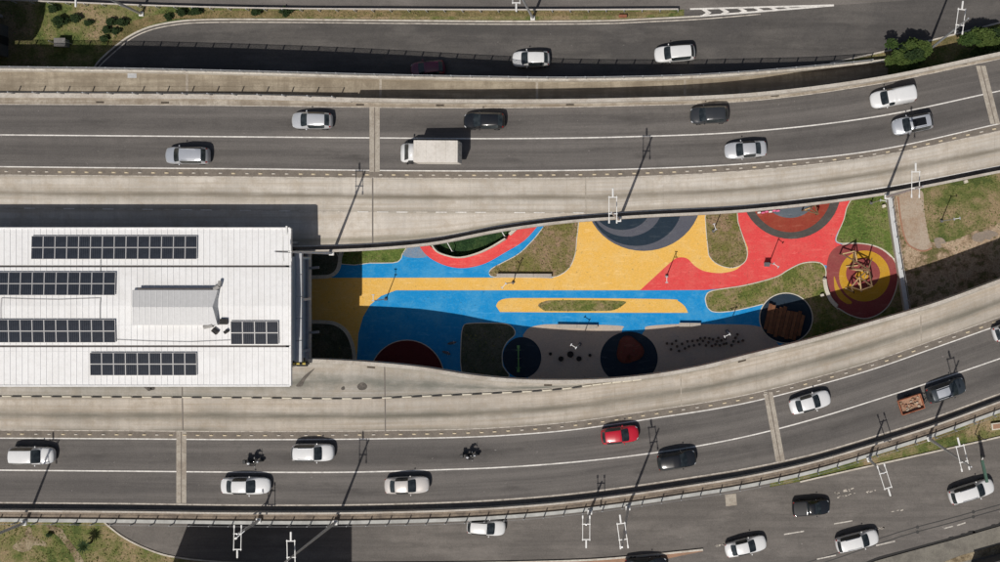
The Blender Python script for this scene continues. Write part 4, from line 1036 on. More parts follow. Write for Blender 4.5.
def car_meshes(kind):
    d = PROFILES[kind]; L, hw = d['L'], d['W']/2; st = d['st']; n = len(st)
    vs = []; K = 13
    for (t, w, zs, zt, tw) in st:
        x = L/2 - t*L; w *= hw; tw *= hw; zm = (.38+zs)/2
        half = [(.84*w,.24),(w*.985,.36),(w,zm),(.975*w,zs),(tw,zt-.055),(tw*.72,zt-.008),(0,zt+.02)]
        bw_ = .34*(.55-t)*L/4.2
        ring = [(x+bw_*(1-(a/hw)**2),-a,b) for a,b in half] + [(x+bw_*(1-(a/hw)**2),a,b) for a,b in reversed(half[:-1])]
        vs += ring
    fs = []; gi = []
    for i in range(n-1):
        for j in range(K-1):
            a = i*K+j; fs.append((a, a+1, a+1+K, a+K)); jj = j if j < 6 else 11-j
            left = j < 6; g = 0
            if i == d['ws'] and jj in (4,5): g = 1
            elif i == d['rw'] and jj in (4,5): g = 2
            elif jj == 3 and d['sides'][0] <= i < d['sides'][1]+(1 if d['rw']==10 else 0) and i != d['pillar']: g = 3 if left else 4
            elif i == 1 and jj == 3: g = 5 if left else 6
            elif i == n-3 and jj == 3: g = 7 if left else 8
            elif jj == 5 and d['ws']+2 <= i < (d['rw'] if d['rw'] < 99 else 7)-1: g = 9
            elif 'bed' in d and d['bed'][0] <= i < d['bed'][1] and jj in (4,5): g = 10
            gi.append(g)
        fs.append((i*K, (i+1)*K, (i+1)*K+K-1, i*K+K-1)); gi.append(0)
    fs.append(tuple(range(K-1,-1,-1))); gi.append(0); fs.append(tuple((n-1)*K+j for j in range(K))); gi.append(0)
    me = bpy.data.meshes.new('tmp'); me.from_pydata(vs, [], fs)
    for k in range(11): me.materials.append(M_TRIM)
    me.polygons.foreach_set('material_index', gi); me.update()
    bmx = bmesh.new(); bmx.from_mesh(me); bmesh.ops.recalc_face_normals(bmx, faces=bmx.faces); 
    cl = bmx.edges.layers.float.get('crease_edge') or bmx.edges.layers.float.new('crease_edge')
    for e in bmx.edges:
        mi = {f.material_index for f in e.link_faces}
        if len(mi) > 1 and not mi <= {0, 9}: e[cl] = .55
    bmx.to_mesh(me); bmx.free()
    o = bpy.data.objects.new('tmp', me); COL.objects.link(o)
    md = o.modifiers.new('s', 'SUBSURF'); md.levels = 2; md.render_levels = 2
    dg = bpy.context.evaluated_depsgraph_get(); ev = o.evaluated_get(dg).to_mesh()
    co = [v.co.copy() for v in ev.vertices]; out = {}
    for g in range(11):
        idx = {}; V = []; F = []
        for p in ev.polygons:
            if p.material_index != g: continue
            f = []
            for vi in p.vertices:
                if vi not in idx: idx[vi] = len(V); V.append(tuple(co[vi]))
                f.append(idx[vi])
            F.append(f)
        if F:
            mm = bpy.data.meshes.new(GROUPS[g]); mm.from_pydata(V, [], F)
            mm.materials.append([M_TRIM,M_GL,M_GL,M_GL,M_GL,M_HEAD,M_HEAD,M_TAIL,M_TAIL,M_TRIM,M_TRIM][g])
            mm.polygons.foreach_set('use_smooth', [True]*len(F)); mm.update(); out[g] = mm
    bpy.data.objects.remove(o); return out
def wheel_meshes(r, w):
    t = MB(); seg = 20
    prof = [(r*.62,-w/2),(r*.94,-w/2),(r,-w/3),(r,w/3),(r*.94,w/2),(r*.62,w/2)]
    vs = [(a*math.cos(2*math.pi*i/seg), b, a*math.sin(2*math.pi*i/seg)) for i in range(seg) for a,b in prof]; k = len(prof)
    t.add(vs, [(i*k+j, i*k+(j+1)%k, ((i+1)%seg)*k+(j+1)%k, ((i+1)%seg)*k+j) for i in range(seg) for j in range(k)])
    m = MB().cyl((0,-w*.4,0),(0,w*.4,0),r*.63,r*.63,14)
    return t.mesh('wheel', M_TYRE), m.mesh('rim', M_RIM)
WH = {}
CARS = {k: car_meshes(k) for k in PROFILES}
ME_MIRROR = MB().ellipsoid((0,0,0),(.075,.10,.07),8,6).mesh('mirror', M_TRIM, True)
def slot(o, m): o.material_slots[0].link = 'OBJECT'; o.material_slots[0].material = m
def wheels(root, L, W, r=.31, w=.2, fx=.31, rx=-.31, name='wheel'):
    if (r, w) not in WH: WH[(r, w)] = wheel_meshes(r, w)
    a, b = WH[(r, w)]
    for x in (fx*L, rx*L):
        for s in (-1, 1):
            o = obj(name, a, root, (x, s*(W/2-w/2+.005), r)); obj('rim', b, o)
def car(kind, loc, rz, col, label, group, name='car', cat='car', sc=(1,1,1), roof=None, rails=False):
    d = PROFILES[kind]; root = thing(name, label, cat, loc, rz, group); root.scale = sc
    for g, me in CARS[kind].items():
        o = obj(GROUPS[g], me, root)
        if g == 0: slot(o, col)
        if g == 9: slot(o, roof or col)
    wheels(root, d['L'], d['W'])
    xm = d['L']/2 - d['st'][5][0]*d['L'] + .22; zm = d['st'][5][2]+.06
    for s in (-1, 1):
        o = obj('mirror', ME_MIRROR, root, (xm, s*(d['W']/2+.07), zm)); slot(o, col)
    if rails:
        z = d['H'] - .02; xa, xb = d['L']/2-d['st'][6][0]*d['L'], d['L']/2-d['st'][9][0]*d['L']
        for s in (-1, 1): MB().bar((xa,s*d['W']/2*.64,z),(xb,s*d['W']/2*.62,z),.04,.05).build('roof_rail', M_STEEL, root)
    m = MB().box((-d['L']/2-.005,0,.62),(.03,.45,.12)); m.build('number_plate', M_PALE, root)
    return root
def on(f, zf, px, py, flip):
    """place on a road: position from where the roof is seen, heading from the lane"""
    z = zf(px) if callable(zf) else zf
    p = P(px, py, z + .8); a = slope_at(f, z, px) if callable(f) else math.radians(f)
    return (p.x, p.y, z + .012), a + (math.pi if flip else 0)
WHITE = paint('white_car_paint', (.70,.70,.69)); SILVER = paint('silver_car_paint', (.60,.61,.62), .35); BLACK = paint('black_car_paint', (.012,.013,.015), 0, .2)
GREY = paint('grey_car_paint', (.045,.048,.052), .3); RED = paint('red_car_paint', (.50,.012,.03)); PURPLE = paint('wine_car_paint', (.16,.03,.06)); BEIGE = paint('champagne_car_paint', (.64,.60,.56), .2); STEELG = paint('blue_grey_car_paint', (.05,.06,.068), .35); LSILV = paint('light_silver_paint', (.52,.54,.57), .4)
DKROOF = plain('glass_roof', (.01,.01,.011), .15, spec=.6)
GU, GL_, GT, GB = 'vehicles on the upper viaduct', 'vehicles on the lower viaduct', 'vehicles on the slip road', 'vehicles on the lower road'
V = [  # kind, x, y, curve, height, flip, paint, label, group, length scale, roof, rails
 ('hatch',311.5,120.5,UC,deckz,1,SILVER,'silver hatchback in the upper lane left of the expansion joint',GU,.98,None,0),
 ('suv',187,155.5,UC,deckz,1,LSILV,'silver car with roof rails in the leftmost spot of the upper viaduct',GU,.96,None,1),
 ('hatch',484,120.8,UC,deckz,1,BLACK,'black hatchback just above the white box truck',GU,1.0,None,0),
 ('suv',709.5,115,UC,deckz,1,GREY,'dark grey car in the upper lane of the upper viaduct',GU,.86,None,0),
 ('sedan',746,149.6,UC,deckz,1,SILVER,'silver sedan near the bus lane edge of the upper viaduct',GU,.93,None,0),
 ('van',893,97,UC,deckz,1,WHITE,'white high roofed delivery van on the upper viaduct',GU,.97,None,0),
 ('suv',913,124,UC,deckz,1,LSILV,'silver off-roader with a black glass roof on the upper viaduct',GU,.92,DKROOF,1),
 ('suv',30.5,455.5,LC,deckz,0,WHITE,'white estate car at the left edge of the lower viaduct',GL_,.98,None,0),
 ('suv',312,452.5,LC,deckz,0,WHITE,'white car ahead of the left motorcycle on the lower viaduct',GL_,.92,None,1),
 ('sedan',244.5,485.8,LC,deckz,0,WHITE,'white sedan below the left motorcycle on the lower viaduct',GL_,1.06,None,0),
 ('sedan',406,485.3,LC,deckz,0,BEIGE,'champagne sedan in the outer lane of the lower viaduct',GL_,.96,None,0),
 ('hatch',619.5,435,LC,deckz,0,RED,'bright red hatchback on the lower viaduct',GL_,.92,None,0),
 ('suv',676.5,460,LC,deckz,0,BLACK,'black glossy car just ahead of the red hatchback, one lane out',GL_,.87,None,0),
 ('sedan',810,402.5,LC,deckz,0,WHITE,'white sedan just past the expansion joint of the lower viaduct',GL_,.92,None,0),
 ('suv',946,390.3,LC,deckz,0,STEELG,'dark blue grey car towing the orange trailer',GL_,.90,LSILV,1),
 ('hatch',1013,329,LC,deckz,0,WHITE,'white car cut off by the right picture edge on the lower viaduct',GL_,1.0,None,0),
 ('hatch',531,58.8,181,ZN+.04,0,WHITE,'white hatchback on the slip road, left of the two white ones',GT,.96,None,0),
 ('suv',675,53.5,185,ZN+.04,0,WHITE,'silver white minivan on the slip road right of the white hatchback',GT,.95,None,0),
 ('hatch',427.5,68.8,186,ZN+.04,0,PURPLE,'dark wine red car deep in the shade of the access ramp',GT,.88,None,0),
 ('hatch',485.5,527.3,-4,.04,0,WHITE,'white hatchback emerging from under the lower viaduct railing',GB,1.0,None,0),
 ('pickup',811,507.8,4,.04,0,BLACK,'small black pickup with covered bed on the lower road',GB,.92,None,0),
 ('sedan',745.5,546.5,13,.04,0,WHITE,'white sedan at the bottom of the picture behind the black pickup',GB,.98,None,0),
 ('suv',857,541,14,.04,0,WHITE,'white car between the lane dashes, nearest the pavement',GB,1.03,None,1),
 ('suv',971.5,491.5,17,.04,0,WHITE,'large white car farthest right on the lower road',GB,1.10,None,1),
 ('sedan',645.5,565.5,2,.04,0,BLACK,'black car half cut off by the bottom edge below the median',GB,1.0,None,0),
]
for kind, x, y, f, zf, flip, col, lb, gr, s, roof, rails in V:
    loc, rz = on(f, zf, x, y, flip)
    car(kind, loc, rz, col, lb, gr, {'van':'delivery_van','pickup':'pickup_truck'}.get(kind, 'car'), {'van':'van','pickup':'pickup'}.get(kind, 'car'), (s, 1.0 if kind != 'suv' else .98, 1), roof, rails)

# ---- box truck
p, rz = on(UC, deckz, 431, 153.5, 1)
tr = thing('box_truck', 'white box truck with dirty cargo roof on the upper viaduct', 'truck', p, rz, GU)
cab = MB(); vs = []
prof = [(3.12,.62,.5,.72),(3.06,.80,.66,.98),(2.86,.92,.95,1.2),(2.62,.96,1.08,1.34),(2.48,.97,1.12,1.42),(1.98,.97,1.2,2.03),(1.8,.97,1.2,2.12),(1.3,.97,1.2,2.14)]
K = 9
for x, w, zs, zt in prof:
    half = [(.95*w,.45),(w,.8*zs),(w,zs),(.86*w,zt-.08),(0,zt+.02)]
    vs += [(x,-a,b) for a,b in half] + [(x,a,b) for a,b in reversed(half[:-1])]
fs = []; mi = []
for i in range(len(prof)-1):
    for j in range(K-1): fs.append((i*K+j+1, i*K+j, (i+1)*K+j, (i+1)*K+j+1))
    fs.append((i*K, i*K+K-1, (i+1)*K+K-1, (i+1)*K))
fs += [tuple(range(K)), tuple((len(prof)-1)*K+j for j in range(K-1,-1,-1))]
cab.add(vs, fs).build('cab', WHITE, tr, True)
ws_ = MB().add([(2.50,-.80,1.40),(2.50,.80,1.40),(1.98,.74,2.01),(1.98,-.74,2.01)], [(0,1,2,3)]); w2 = ws_.build('windscreen', M_GL, tr); w2.location = (.02,0,.055)
for s in (-1,1):
    m = MB().add([(2.30,s*.97,1.22),(1.5,s*.98,1.22),(1.55,s*.88,1.98),(1.98,s*.87,1.94)], [(0,1,2,3) if s > 0 else (3,2,1,0)]); m.build('side_window', M_GL, tr, loc=(0,s*.012,0))
    MB().box((2.2,s*1.12,1.45),(.12,.22,.3),0,.04).build('mirror', M_TRIM, tr); MB().box((2.98,s*.66,.78),(.1,.3,.18),0,.03).build('headlight', M_HEAD, tr)
M_BOXT = worn('truck_box', (.66,.62,.56), (.50,.46,.40), .6, .5, .6, .05, bmp=0)
MB().box((-.95,0,1.80),(4.45,2.22,1.95),0,.05).build('cargo_box', M_BOXT, tr)
for k in range(5): MB().box((-2.9+k*.98,0,2.785),(.05,2.12,.025)).build('roof_rib', M_BOXT, tr)
for k in range(4): MB().box((-3.19,-.82+k*.55,1.8),(.03,.06,1.8)).build('door_bar', M_STEEL, tr)
MB().box((-.5,0,.62),(5.2,.8,.22)).build('chassis', M_TRIM, tr); wheels(tr, 6.2, 2.05, .38, .24, .37, -.30)

# ---- orange trailer
p, rz = on(LC, deckz, 911, 404.2, 0)
tl = thing('trailer', 'rusty orange open box trailer behind the blue grey car', 'trailer', p, rz, GL_)
M_OR = plain('rusty_orange', (.36,.125,.062), .7, var=.35, scale=3)
MB().box((0,0,.52),(2.4,1.5,.08)).build('floor', plain('trailer_floor', (.33,.20,.13), .8, var=.4, scale=3), tl)
for s in (-1,1): MB().box((0,s*.76,.78),(2.45,.06,.5)).build('side_board', M_OR, tl)
for s in (-1,1): MB().box((s*1.21,0,.78),(.06,1.46,.5)).build('end_board', M_OR, tl)
MB().bar((1.2,.5,.5),(2.1,0,.48),.07,.07).build('drawbar', M_TRIM, tl); MB().bar((1.2,-.5,.5),(2.1,0,.48),.07,.07).build('drawbar', M_TRIM, tl)
if (.27,.17) not in WH: WH[(.27,.17)] = wheel_meshes(.27,.17)
for s in (-1,1):
    w_ = obj('wheel', WH[(.27,.17)][0], tl, (0,s*.9,.27)); obj('rim', WH[(.27,.17)][1], w_)
ld = thing('rubble_load', 'heap of tan rubble lying in the orange trailer', 'load', (p[0],p[1],p[2]+.565), rz)
for k in range(26):
    MB().ellipsoid((rnd.uniform(-.95,.95), rnd.uniform(-.55,.5), rnd.uniform(.03,.12)), (rnd.uniform(.08,.2),rnd.uniform(.08,.16),rnd.uniform(.05,.12)), 7, 5).build('lump', plain('rubble_%d' % (k % 3), [(.34,.24,.16),(.42,.35,.27),(.26,.13,.08)][k % 3], .9), ld)

# ---- motorcycles and riders
def skin_body(name, joints, edges, radii, mat, parent=None, root=0, sub=1):
    me = bpy.data.meshes.new(name); me.from_pydata(joints, edges, []); me.update()
    o = bpy.data.objects.new(name, me); COL.objects.link(o)
    o.modifiers.new('skin', 'SKIN'); sk = me.skin_vertices[0].data if me.skin_vertices else None
    if sk is None:
        bpy.context.view_layer.objects.active = o; 
    for i, r in enumerate(radii): sk[i].radius = (r, r); sk[i].use_root = (i == root)
    o.modifiers.new('sub', 'SUBSURF').levels = sub; o.modifiers['sub'].render_levels = sub
    dg = bpy.context.evaluated_depsgraph_get(); m2 = bpy.data.meshes.new_from_object(o.evaluated_get(dg)); bpy.data.objects.remove(o)
    m2.materials.clear(); m2.materials.append(mat); m2.polygons.foreach_set('use_smooth', [True]*len(m2.polygons))
    q = bpy.data.objects.new(name, m2); COL.objects.link(q)
    if parent: q.parent = parent
    return q
def moto(px, py, col, jac, helm, lb, lr):
    p, rz = on(LC, deckz, px, py, 0)
    o = thing('motorcycle', lb, 'motorcycle', p, rz, GL_)
    a, b = wheel_meshes(.30,.12)
    for x in (.66,-.62): w = obj('wheel', a, o, (x,0,.30)); obj('rim', b, w)
    MB().bar((.66,.06,.3),(.42,.06,.95),.05,.05).build('fork', M_STEEL, o); MB().bar((.66,-.06,.3),(.42,-.06,.95),.05,.05).build('fork', M_STEEL, o)
    MB().bar((.40,-.36,1.0),(.40,.36,1.0),.035,.035).build('handlebar', M_TRIM, o)
    MB().ellipsoid((.16,0,.80),(.30,.15,.14),10,7).build('tank', col, o, True); MB().ellipsoid((.05,0,.48),(.28,.16,.2),10,7).build('engine', M_TRIM, o, True)
    MB().box((-.35,0,.77),(.62,.24,.1),0,.04).build('seat', M_TRIM, o); MB().ellipsoid((.55,0,.88),(.1,.1,.1),8,6).build('headlight', M_HEAD, o, True)
    MB().bar((-.3,0,.6),(-.62,0,.3),.08,.06).build('swing_arm', M_STEEL, o); MB().box((-.78,0,.86),(.34,.36,.3),0,.05).build('top_box', M_TRIM, o); MB().box((-.72,0,.58),(.3,.14,.05)).build('mudguard', col, o)
    for s in (-1,1): MB().bar((.42,s*.3,1.0),(.36,s*.42,1.16),.02,.02).build('mirror_stem', M_TRIM, o); MB().ellipsoid((.36,s*.44,1.18),(.03,.07,.05),7,5).build('mirror', M_STEEL, o)
    r = thing('person', lr, 'person', (p[0],p[1],p[2]), rz, 'riders on the lower viaduct')
    J = [(-.28,0,.92),(-.24,0,1.12),(-.14,0,1.36),(-.10,0,1.48),(-.05,0,1.60)]; R = [.17,.165,.18,.075,.07]; E = [(0,1),(1,2),(2,3),(3,4)]
    for s in (-1,1):
        k = len(J); J += [(-.14,s*.20,1.40),(.06,s*.30,1.16),(.34,s*.30,1.03),(.40,s*.30,1.02)]; R += [.09,.065,.05,.045]; E += [(2,k),(k,k+1),(k+1,k+2),(k+2,k+3)]
        h = k+3
        for q in range(4):
            f = len(J); y = .265+.027*q; J += [(.43,s*y,1.025),(.435,s*y,.985-.004*(q % 2))]; R += [.011,.010]; E += [(h,f),(f,f+1)]
        f = len(J); J += [(.38,s*.245,1.0)]; R += [.012]; E += [(h,f)]
        k = len(J); J += [(-.24,s*.12,.88),(.12,s*.19,.74),(-.02,s*.18,.36),(.10,s*.19,.32)]; R += [.11,.08,.06,.045]; E += [(0,k),(k,k+1),(k+1,k+2),(k+2,k+3)]
    skin_body('body', J, E, R, jac, r)
    MB().ellipsoid((-.02,0,1.70),(.155,.13,.15),14,10).build('helmet', helm, r, True)
    m = MB().ellipsoid((.07,0,1.69),(.075,.105,.06),10,7); m.build('visor', M_GL, r, True)
JB = plain('dark_jacket', (.018,.018,.02), .8); HW = paint('white_helmet', (.75,.75,.74)); 
moto(252.5,461.5,BLACK,JB,HW,'dark motorcycle above the white sedan at the left','rider in dark clothes and pale helmet on the left motorcycle')
moto(469.5,455.5,BLACK,JB,paint('grey_helmet', (.55,.55,.56)),'dark motorcycle alone in the inner lane of the lower viaduct','rider in dark clothes and pale helmet on the right motorcycle')
# ================================================================== street lamps on the viaducts and verges
def street_lamp(px, py, z, top, h, rz, label, scale=1.0):
    p = P(px, py, z); o = thing('street_lamp', label, 'street lamp', p, rz, 'tall street lamps')
    MB().cyl((0,0,0),(0,0,top),.16,.075,10).build('pole', M_STEEL, o)
    MB().box((0,0,.12),(.5,.5,.24),0,.04).build('base_plate', M_PALE, o)
    fr = MB(); s = scale
    for x in (-.35,.35): fr.bar((x*s,-.75*s,h),(x*s,1.62*s,h+.12),.065,.065)
    fr.build('arm_frame', M_PALE, o)
    for y in (0,1.5): MB().bar((-.42*s,y*s,h+.02+.06*y),(.42*s,y*s,h+.02+.06*y),.09,.08).build('cross_arm', M_PALE, o)
    lm = MB().box((0,1.95*s,h+.12),(.17,.8,.1),0,.04).build('luminaire', M_PALE, o)
    MB().box((0,2.02*s,h+.045),(.16,.5,.03)).build('lens', M_HEAD, lm)
    for x in (-.35,.35): MB().box((x*s,-.7*s,h+.0),(.15,.34,.1),0,.03).build('lamp_head', M_PALE, o)
dz = deckz
for a in [(332,253,dz(332)+.3,14.2,11.5,0,'tall street lamp on the upper viaduct edge, leaning over the white roof in view'),
          (619,219.5,dz(619)+.9,13.8,11.3,0,'tall street lamp on the upper viaduct edge above the navy disc'),
          (886.5,197,dz(886)+.9,13.8,11.3,-.0,'tall street lamp on the upper viaduct edge above the boundary wall'),
          (926,52.5,ZN,14.4,11.8,-.12,'tall street lamp standing between the two trees at the top right'),
          (533,18.5,ZN,14.2,11.5,math.pi,'tall street lamp in the narrow verge at the top centre'),
          (142,14.5,ZN,14.2,11.5,math.pi,'tall street lamp in the grass at the top left'),
          (335.7,522,dz(335)+.28,14.2,11.5,0,'tall street lamp on the lower viaduct edge beside the dark shaded road'),
          (628,507.5,dz(628)+.28,13.6,11.2,.13,'tall street lamp on the lower viaduct edge below the black car'),
          (929,438.5,dz(929)+.28,13.6,11.4,.25,'tall street lamp on the lower viaduct edge, second from the right'),
          (25,522.5,dz(25)+.28,14.2,11.5,0,'tall street lamp at the lower left corner of the lower viaduct')]:
    street_lamp(*a)
for a in [(590,511.5,dz(590)+.28,4.9,4.6,math.pi,'short street lamp hung off the lower viaduct edge left of the tall one'),
          (869,459,dz(869)+.28,6.6,6.4,math.pi+.3,'short street lamp off the lower viaduct edge left of the lower right corner'),
          (259,520,dz(259)+.28,5.0,4.8,math.pi,'short street lamp over the dark shaded road at the bottom left')]:
    street_lamp(*a)
o = thing('floodlight', 'small floodlight on a thin arm beside the short lamp at the bottom left', 'lamp', P(259,521.5,dz(259)+.28))
a, b = Vector((0,0,3.2)), P(236,538,dz(259)+3.6) - Vector(o.location)
MB().cyl((0,0,0),(0,0,3.3),.05).build('pole', M_STEEL, o); MB().cyl(a,b,.05).build('arm', M_STEEL, o); MB().box((b.x,b.y,b.z),(.28,.22,.14),.5,.03).build('lamp_head', M_PALE, o)

# traffic light / sign posts on the right
o = thing('sign_post', 'dark green overhanging sign arm beside the large white car at the right', 'sign', P(981,456,0)); pg_ = plain('green_pole', (.045,.10,.07), .6)
b_ = P(982,460,3.4) - Vector(o.location); c_ = P(987,482,3.4) - Vector(o.location)
MB().cyl((0,0,0),(b_.x,b_.y,3.4),.06,.05,8).build('pole', pg_, o); MB().bar(b_, c_, .28, .3).build('sign_arm', pg_, o); MB().cyl(b_, b_+Vector((0,.35,.3)), .05).build('tip', M_PALE, o)
o = thing('verge_post', 'thin dark post on the grass verge at the right', 'post', P(975,434,0)); MB().cyl((0,0,0),(0,0,3.2),.05).build('pole', M_LAMPD, o); MB().box((0,0,3.2),(.35,.06,.3)).build('plate', M_LAMPD, o)
o = thing('planter_box', 'small brick coloured planter with pale rim at the right edge', 'planter', P(997,425.5,0), .12)
MB().box((0,0,.18),(1.4,.75,.36)).build('rim', M_EDGE, o); MB().box((0,0,.37),(1.15,.5,.04)).build('filling', M_BRICK, o)

# guard rail between avenue and verge
gr = thing('guard_rail', 'long pale guard rail between the top avenue and the grass verge', 'guard rail')
GLn = curve([(-260,-6),(47,2.7),(150,6.7),(250,9.2),(400,10.6),(550,11.0),(690,10.4)])
m = MB(); pts = [P(x, GLn(x)-1.0, ZN+.75) for x in range(-60, 690, 18)]
for a, b in zip(pts[:-1], pts[1:]): m.bar(a, b, .09, .3)
m.build('rail', plain('weathered_rail', (.55,.51,.46), .6, var=.2), gr)
m = MB()
for p in pts: m.box((p.x,p.y-.1,ZN+.4),(.1,.1,.8))
m.build('post', M_STEEL, gr)
hb = thing('verge_marker', 'small rusty marker board in the narrow verge at the top centre', 'marker', P(623,17,ZN)); MB().box((0,0,.3),(.9,.3,.3),0,.03).build('board', plain('rusty_board', (.24,.09,.05), .8), hb); MB().box((0,0,.08),(.2,.2,.16)).build('foot', M_TRIM, hb)

# ================================================================== plants
LEAF = [leaf_mat('leaf_mid', (.016,.034,.009), (.040,.066,.016)), leaf_mat('leaf_dark', (.010,.022,.008), (.024,.040,.013)), leaf_mat('leaf_plum', (.022,.020,.018), (.04,.035,.03)), leaf_mat('leaf_young', (.030,.052,.012), (.062,.088,.022))]
BARK = plain('bark', (.10,.075,.05), .9, var=.3)
def leaves(m, c, r, n, size, rg):
    for _ in range(n):
        d = Vector((rg.gauss(0,1), rg.gauss(0,1), rg.gauss(0,1))).normalized() * (rg.random()**.45)
        p = Vector(c) + Vector((d.x*r[0], d.y*r[1], d.z*r[2]))
        a = rg.uniform(0, 6.28); tl = rg.uniform(-.7,.7); s = size*rg.uniform(.6,1.4)
        u = Vector((math.cos(a), math.sin(a), tl*.6)).normalized()*s; v = Vector((-math.sin(a), math.cos(a), rg.uniform(-.6,.6))).normalized()*s*.55
        m.add([p-u, p+v, p+u, p-v], [(0,1,2,3)])
def tree(name, px, py, zg, w, d, h, label, cat, seed, mat, n=5000, size=.17, group=None, trunk_h=1.2):
    rg = random.Random(seed); g0 = P(px, py, zg + h*.6); o = thing(name, label, cat, (g0.x, g0.y, zg), 0, group)
    MB().cyl((0,0,-.1),(0,0,h*.55),.04*h,.018*h,8).build('trunk', BARK, o)
    cl = []; nc = 9 if w < 3 else 17
    for k in range(nc):
        a = k*2.399+rg.uniform(-.5,.5); rr = math.sqrt((k+.3)/nc)*rg.uniform(.6,1.05)
        c = (math.cos(a)*rr*w/2, math.sin(a)*rr*d/2, trunk_h + (h-trunk_h)*(.28 + .5*(1-rr*rr) + rg.uniform(-.16,.2)))
        cl.append((c, rg.uniform(.08,.22) if w > 3 else rg.uniform(.2,.36)))
        if k % 2 == 0: MB().cyl((0,0,h*.3), c, .016*h, .006*h, 6).build('limb', BARK, o)
    cm = [MB(), MB(), MB()]
    for ci, (c, s) in enumerate(cl):
        m = cm[rg.choice((0,0,1,1,2)) if w > 3 else 0]
        leaves(m, c, (w*s, d*s, (h-trunk_h)*s*.8), int(n/nc*(s/.18)**2 if w > 3 else n/nc), size, rg)
    leaves(cm[0], (0,0,trunk_h+(h-trunk_h)*.4), (w*.42, d*.42, (h-trunk_h)*.35), n//9, size, rg)
    for m, mt in zip(cm, (mat, LEAF[3], LEAF[1])):
        if m.v: m.build('crown', mt, o)
tree('tree', 908, 54, ZN, 4.6, 3.6, 4.0, 'bushy green tree left of the tall lamp at the top right', 'tree', 3, LEAF[0], 4200, .15, group='trees at the top right')
tree('tree', 984, 40, ZN, 5.6, 3.2, 3.6, 'bushy green tree cut by the right edge at the top', 'tree', 4, LEAF[0], 4200, .15, group='trees at the top right')
bl = [(53.5,9,.75,'dark shrub at the upper left of the grass corner'),(60,21.5,1.05,'largest dark shrub in the upper left grass corner'),(75.5,18.5,.72,'small round shrub right of the largest shrub'),
      (88,23,.6,'small dark spiky shrub in the middle of the grass corner'),(111,21.5,.72,'shrub at the top of the right hand clump'),(121.5,22.3,.8,'wide shrub at the right end of the clump'),
      (106.5,30,.7,'shrub in the middle of the right hand clump'),(115.5,31.3,.6,'small shrub between the clump and the slip road'),(104,38.5,.62,'lowest shrub of the clump near the slip road'),
      (256,11.5,.75,'left low shrub in the narrow verge'),(285.5,11.5,.85,'right low shrub in the narrow verge'),(168,17,.62,'low shrub in the verge where the slip road bends, left'),(182,13,.8,'low shrub in the verge where the slip road bends, middle'),(196,11.5,.8,'low shrub in the verge where the slip road bends, right'),
      (49,534.5,.42,'small dark shrub beside the worn path at the bottom left'),(77,523,.45,'small shrub by the lower viaduct edge at the bottom left')]
for i, (x, y, r, lb) in enumerate(bl):
    zg = 0 if y > 300 else ZN
    tree('shrub', x, y, zg, r*1.35, r*1.05, r*.95, lb, 'shrub', 20+i, LEAF[1], int(700*r), .10, 'shrubs on the verges', .1)
# palm
pg = P(85,545,1.2); o = thing('palm', 'small dark palm with radiating fronds at the bottom left', 'palm', (pg.x,pg.y,0))
MB().cyl((0,0,0),(0,0,1.2),.12,.09,8).build('trunk', BARK, o); rg = random.Random(5)
for k in range(26):
    a = k*2*math.pi/26+rg.uniform(-.1,.1); L = rg.uniform(.6,.95); m = MB(); u = Vector((math.cos(a),math.sin(a),0)); n_ = Vector((-u.y,u.x,0))
    pts = [Vector((0,0,1.2))+u*L*t+Vector((0,0,.35*math.sin(2.2*t))) for t in (0,.25,.5,.75,1)]
    for i, (p, q) in enumerate(zip(pts[:-1], pts[1:])):
        w0, w1 = .10*(1-i/5), .10*(1-(i+1)/5); m.add([p-n_*w0, p+n_*w0, q+n_*w1, q-n_*w1], [(0,1,2,3)])
    m.build('frond', LEAF[1], o)

p = P(60,42.5,ZN+.8); o = thing('transformer_cabinet', 'grey cabinet standing on the grass corner at the upper left', 'cabinet', (p.x,p.y,ZN))
MB().box((0,0,.42),(1.15,.8,.84),0,.05).build('housing', plain('cabinet_grey', (.20,.19,.18), .7, var=.15), o); MB().box((0,0,.87),(1.25,.9,.06)).build('lid', plain('cabinet_lid', (.17,.16,.15), .7, var=.2, scale=2), o)
for s in (-1,1): MB().cyl((s*.8,.0,0),(s*.8,0,1.5),.04).build('guard_post', M_STEEL, o)
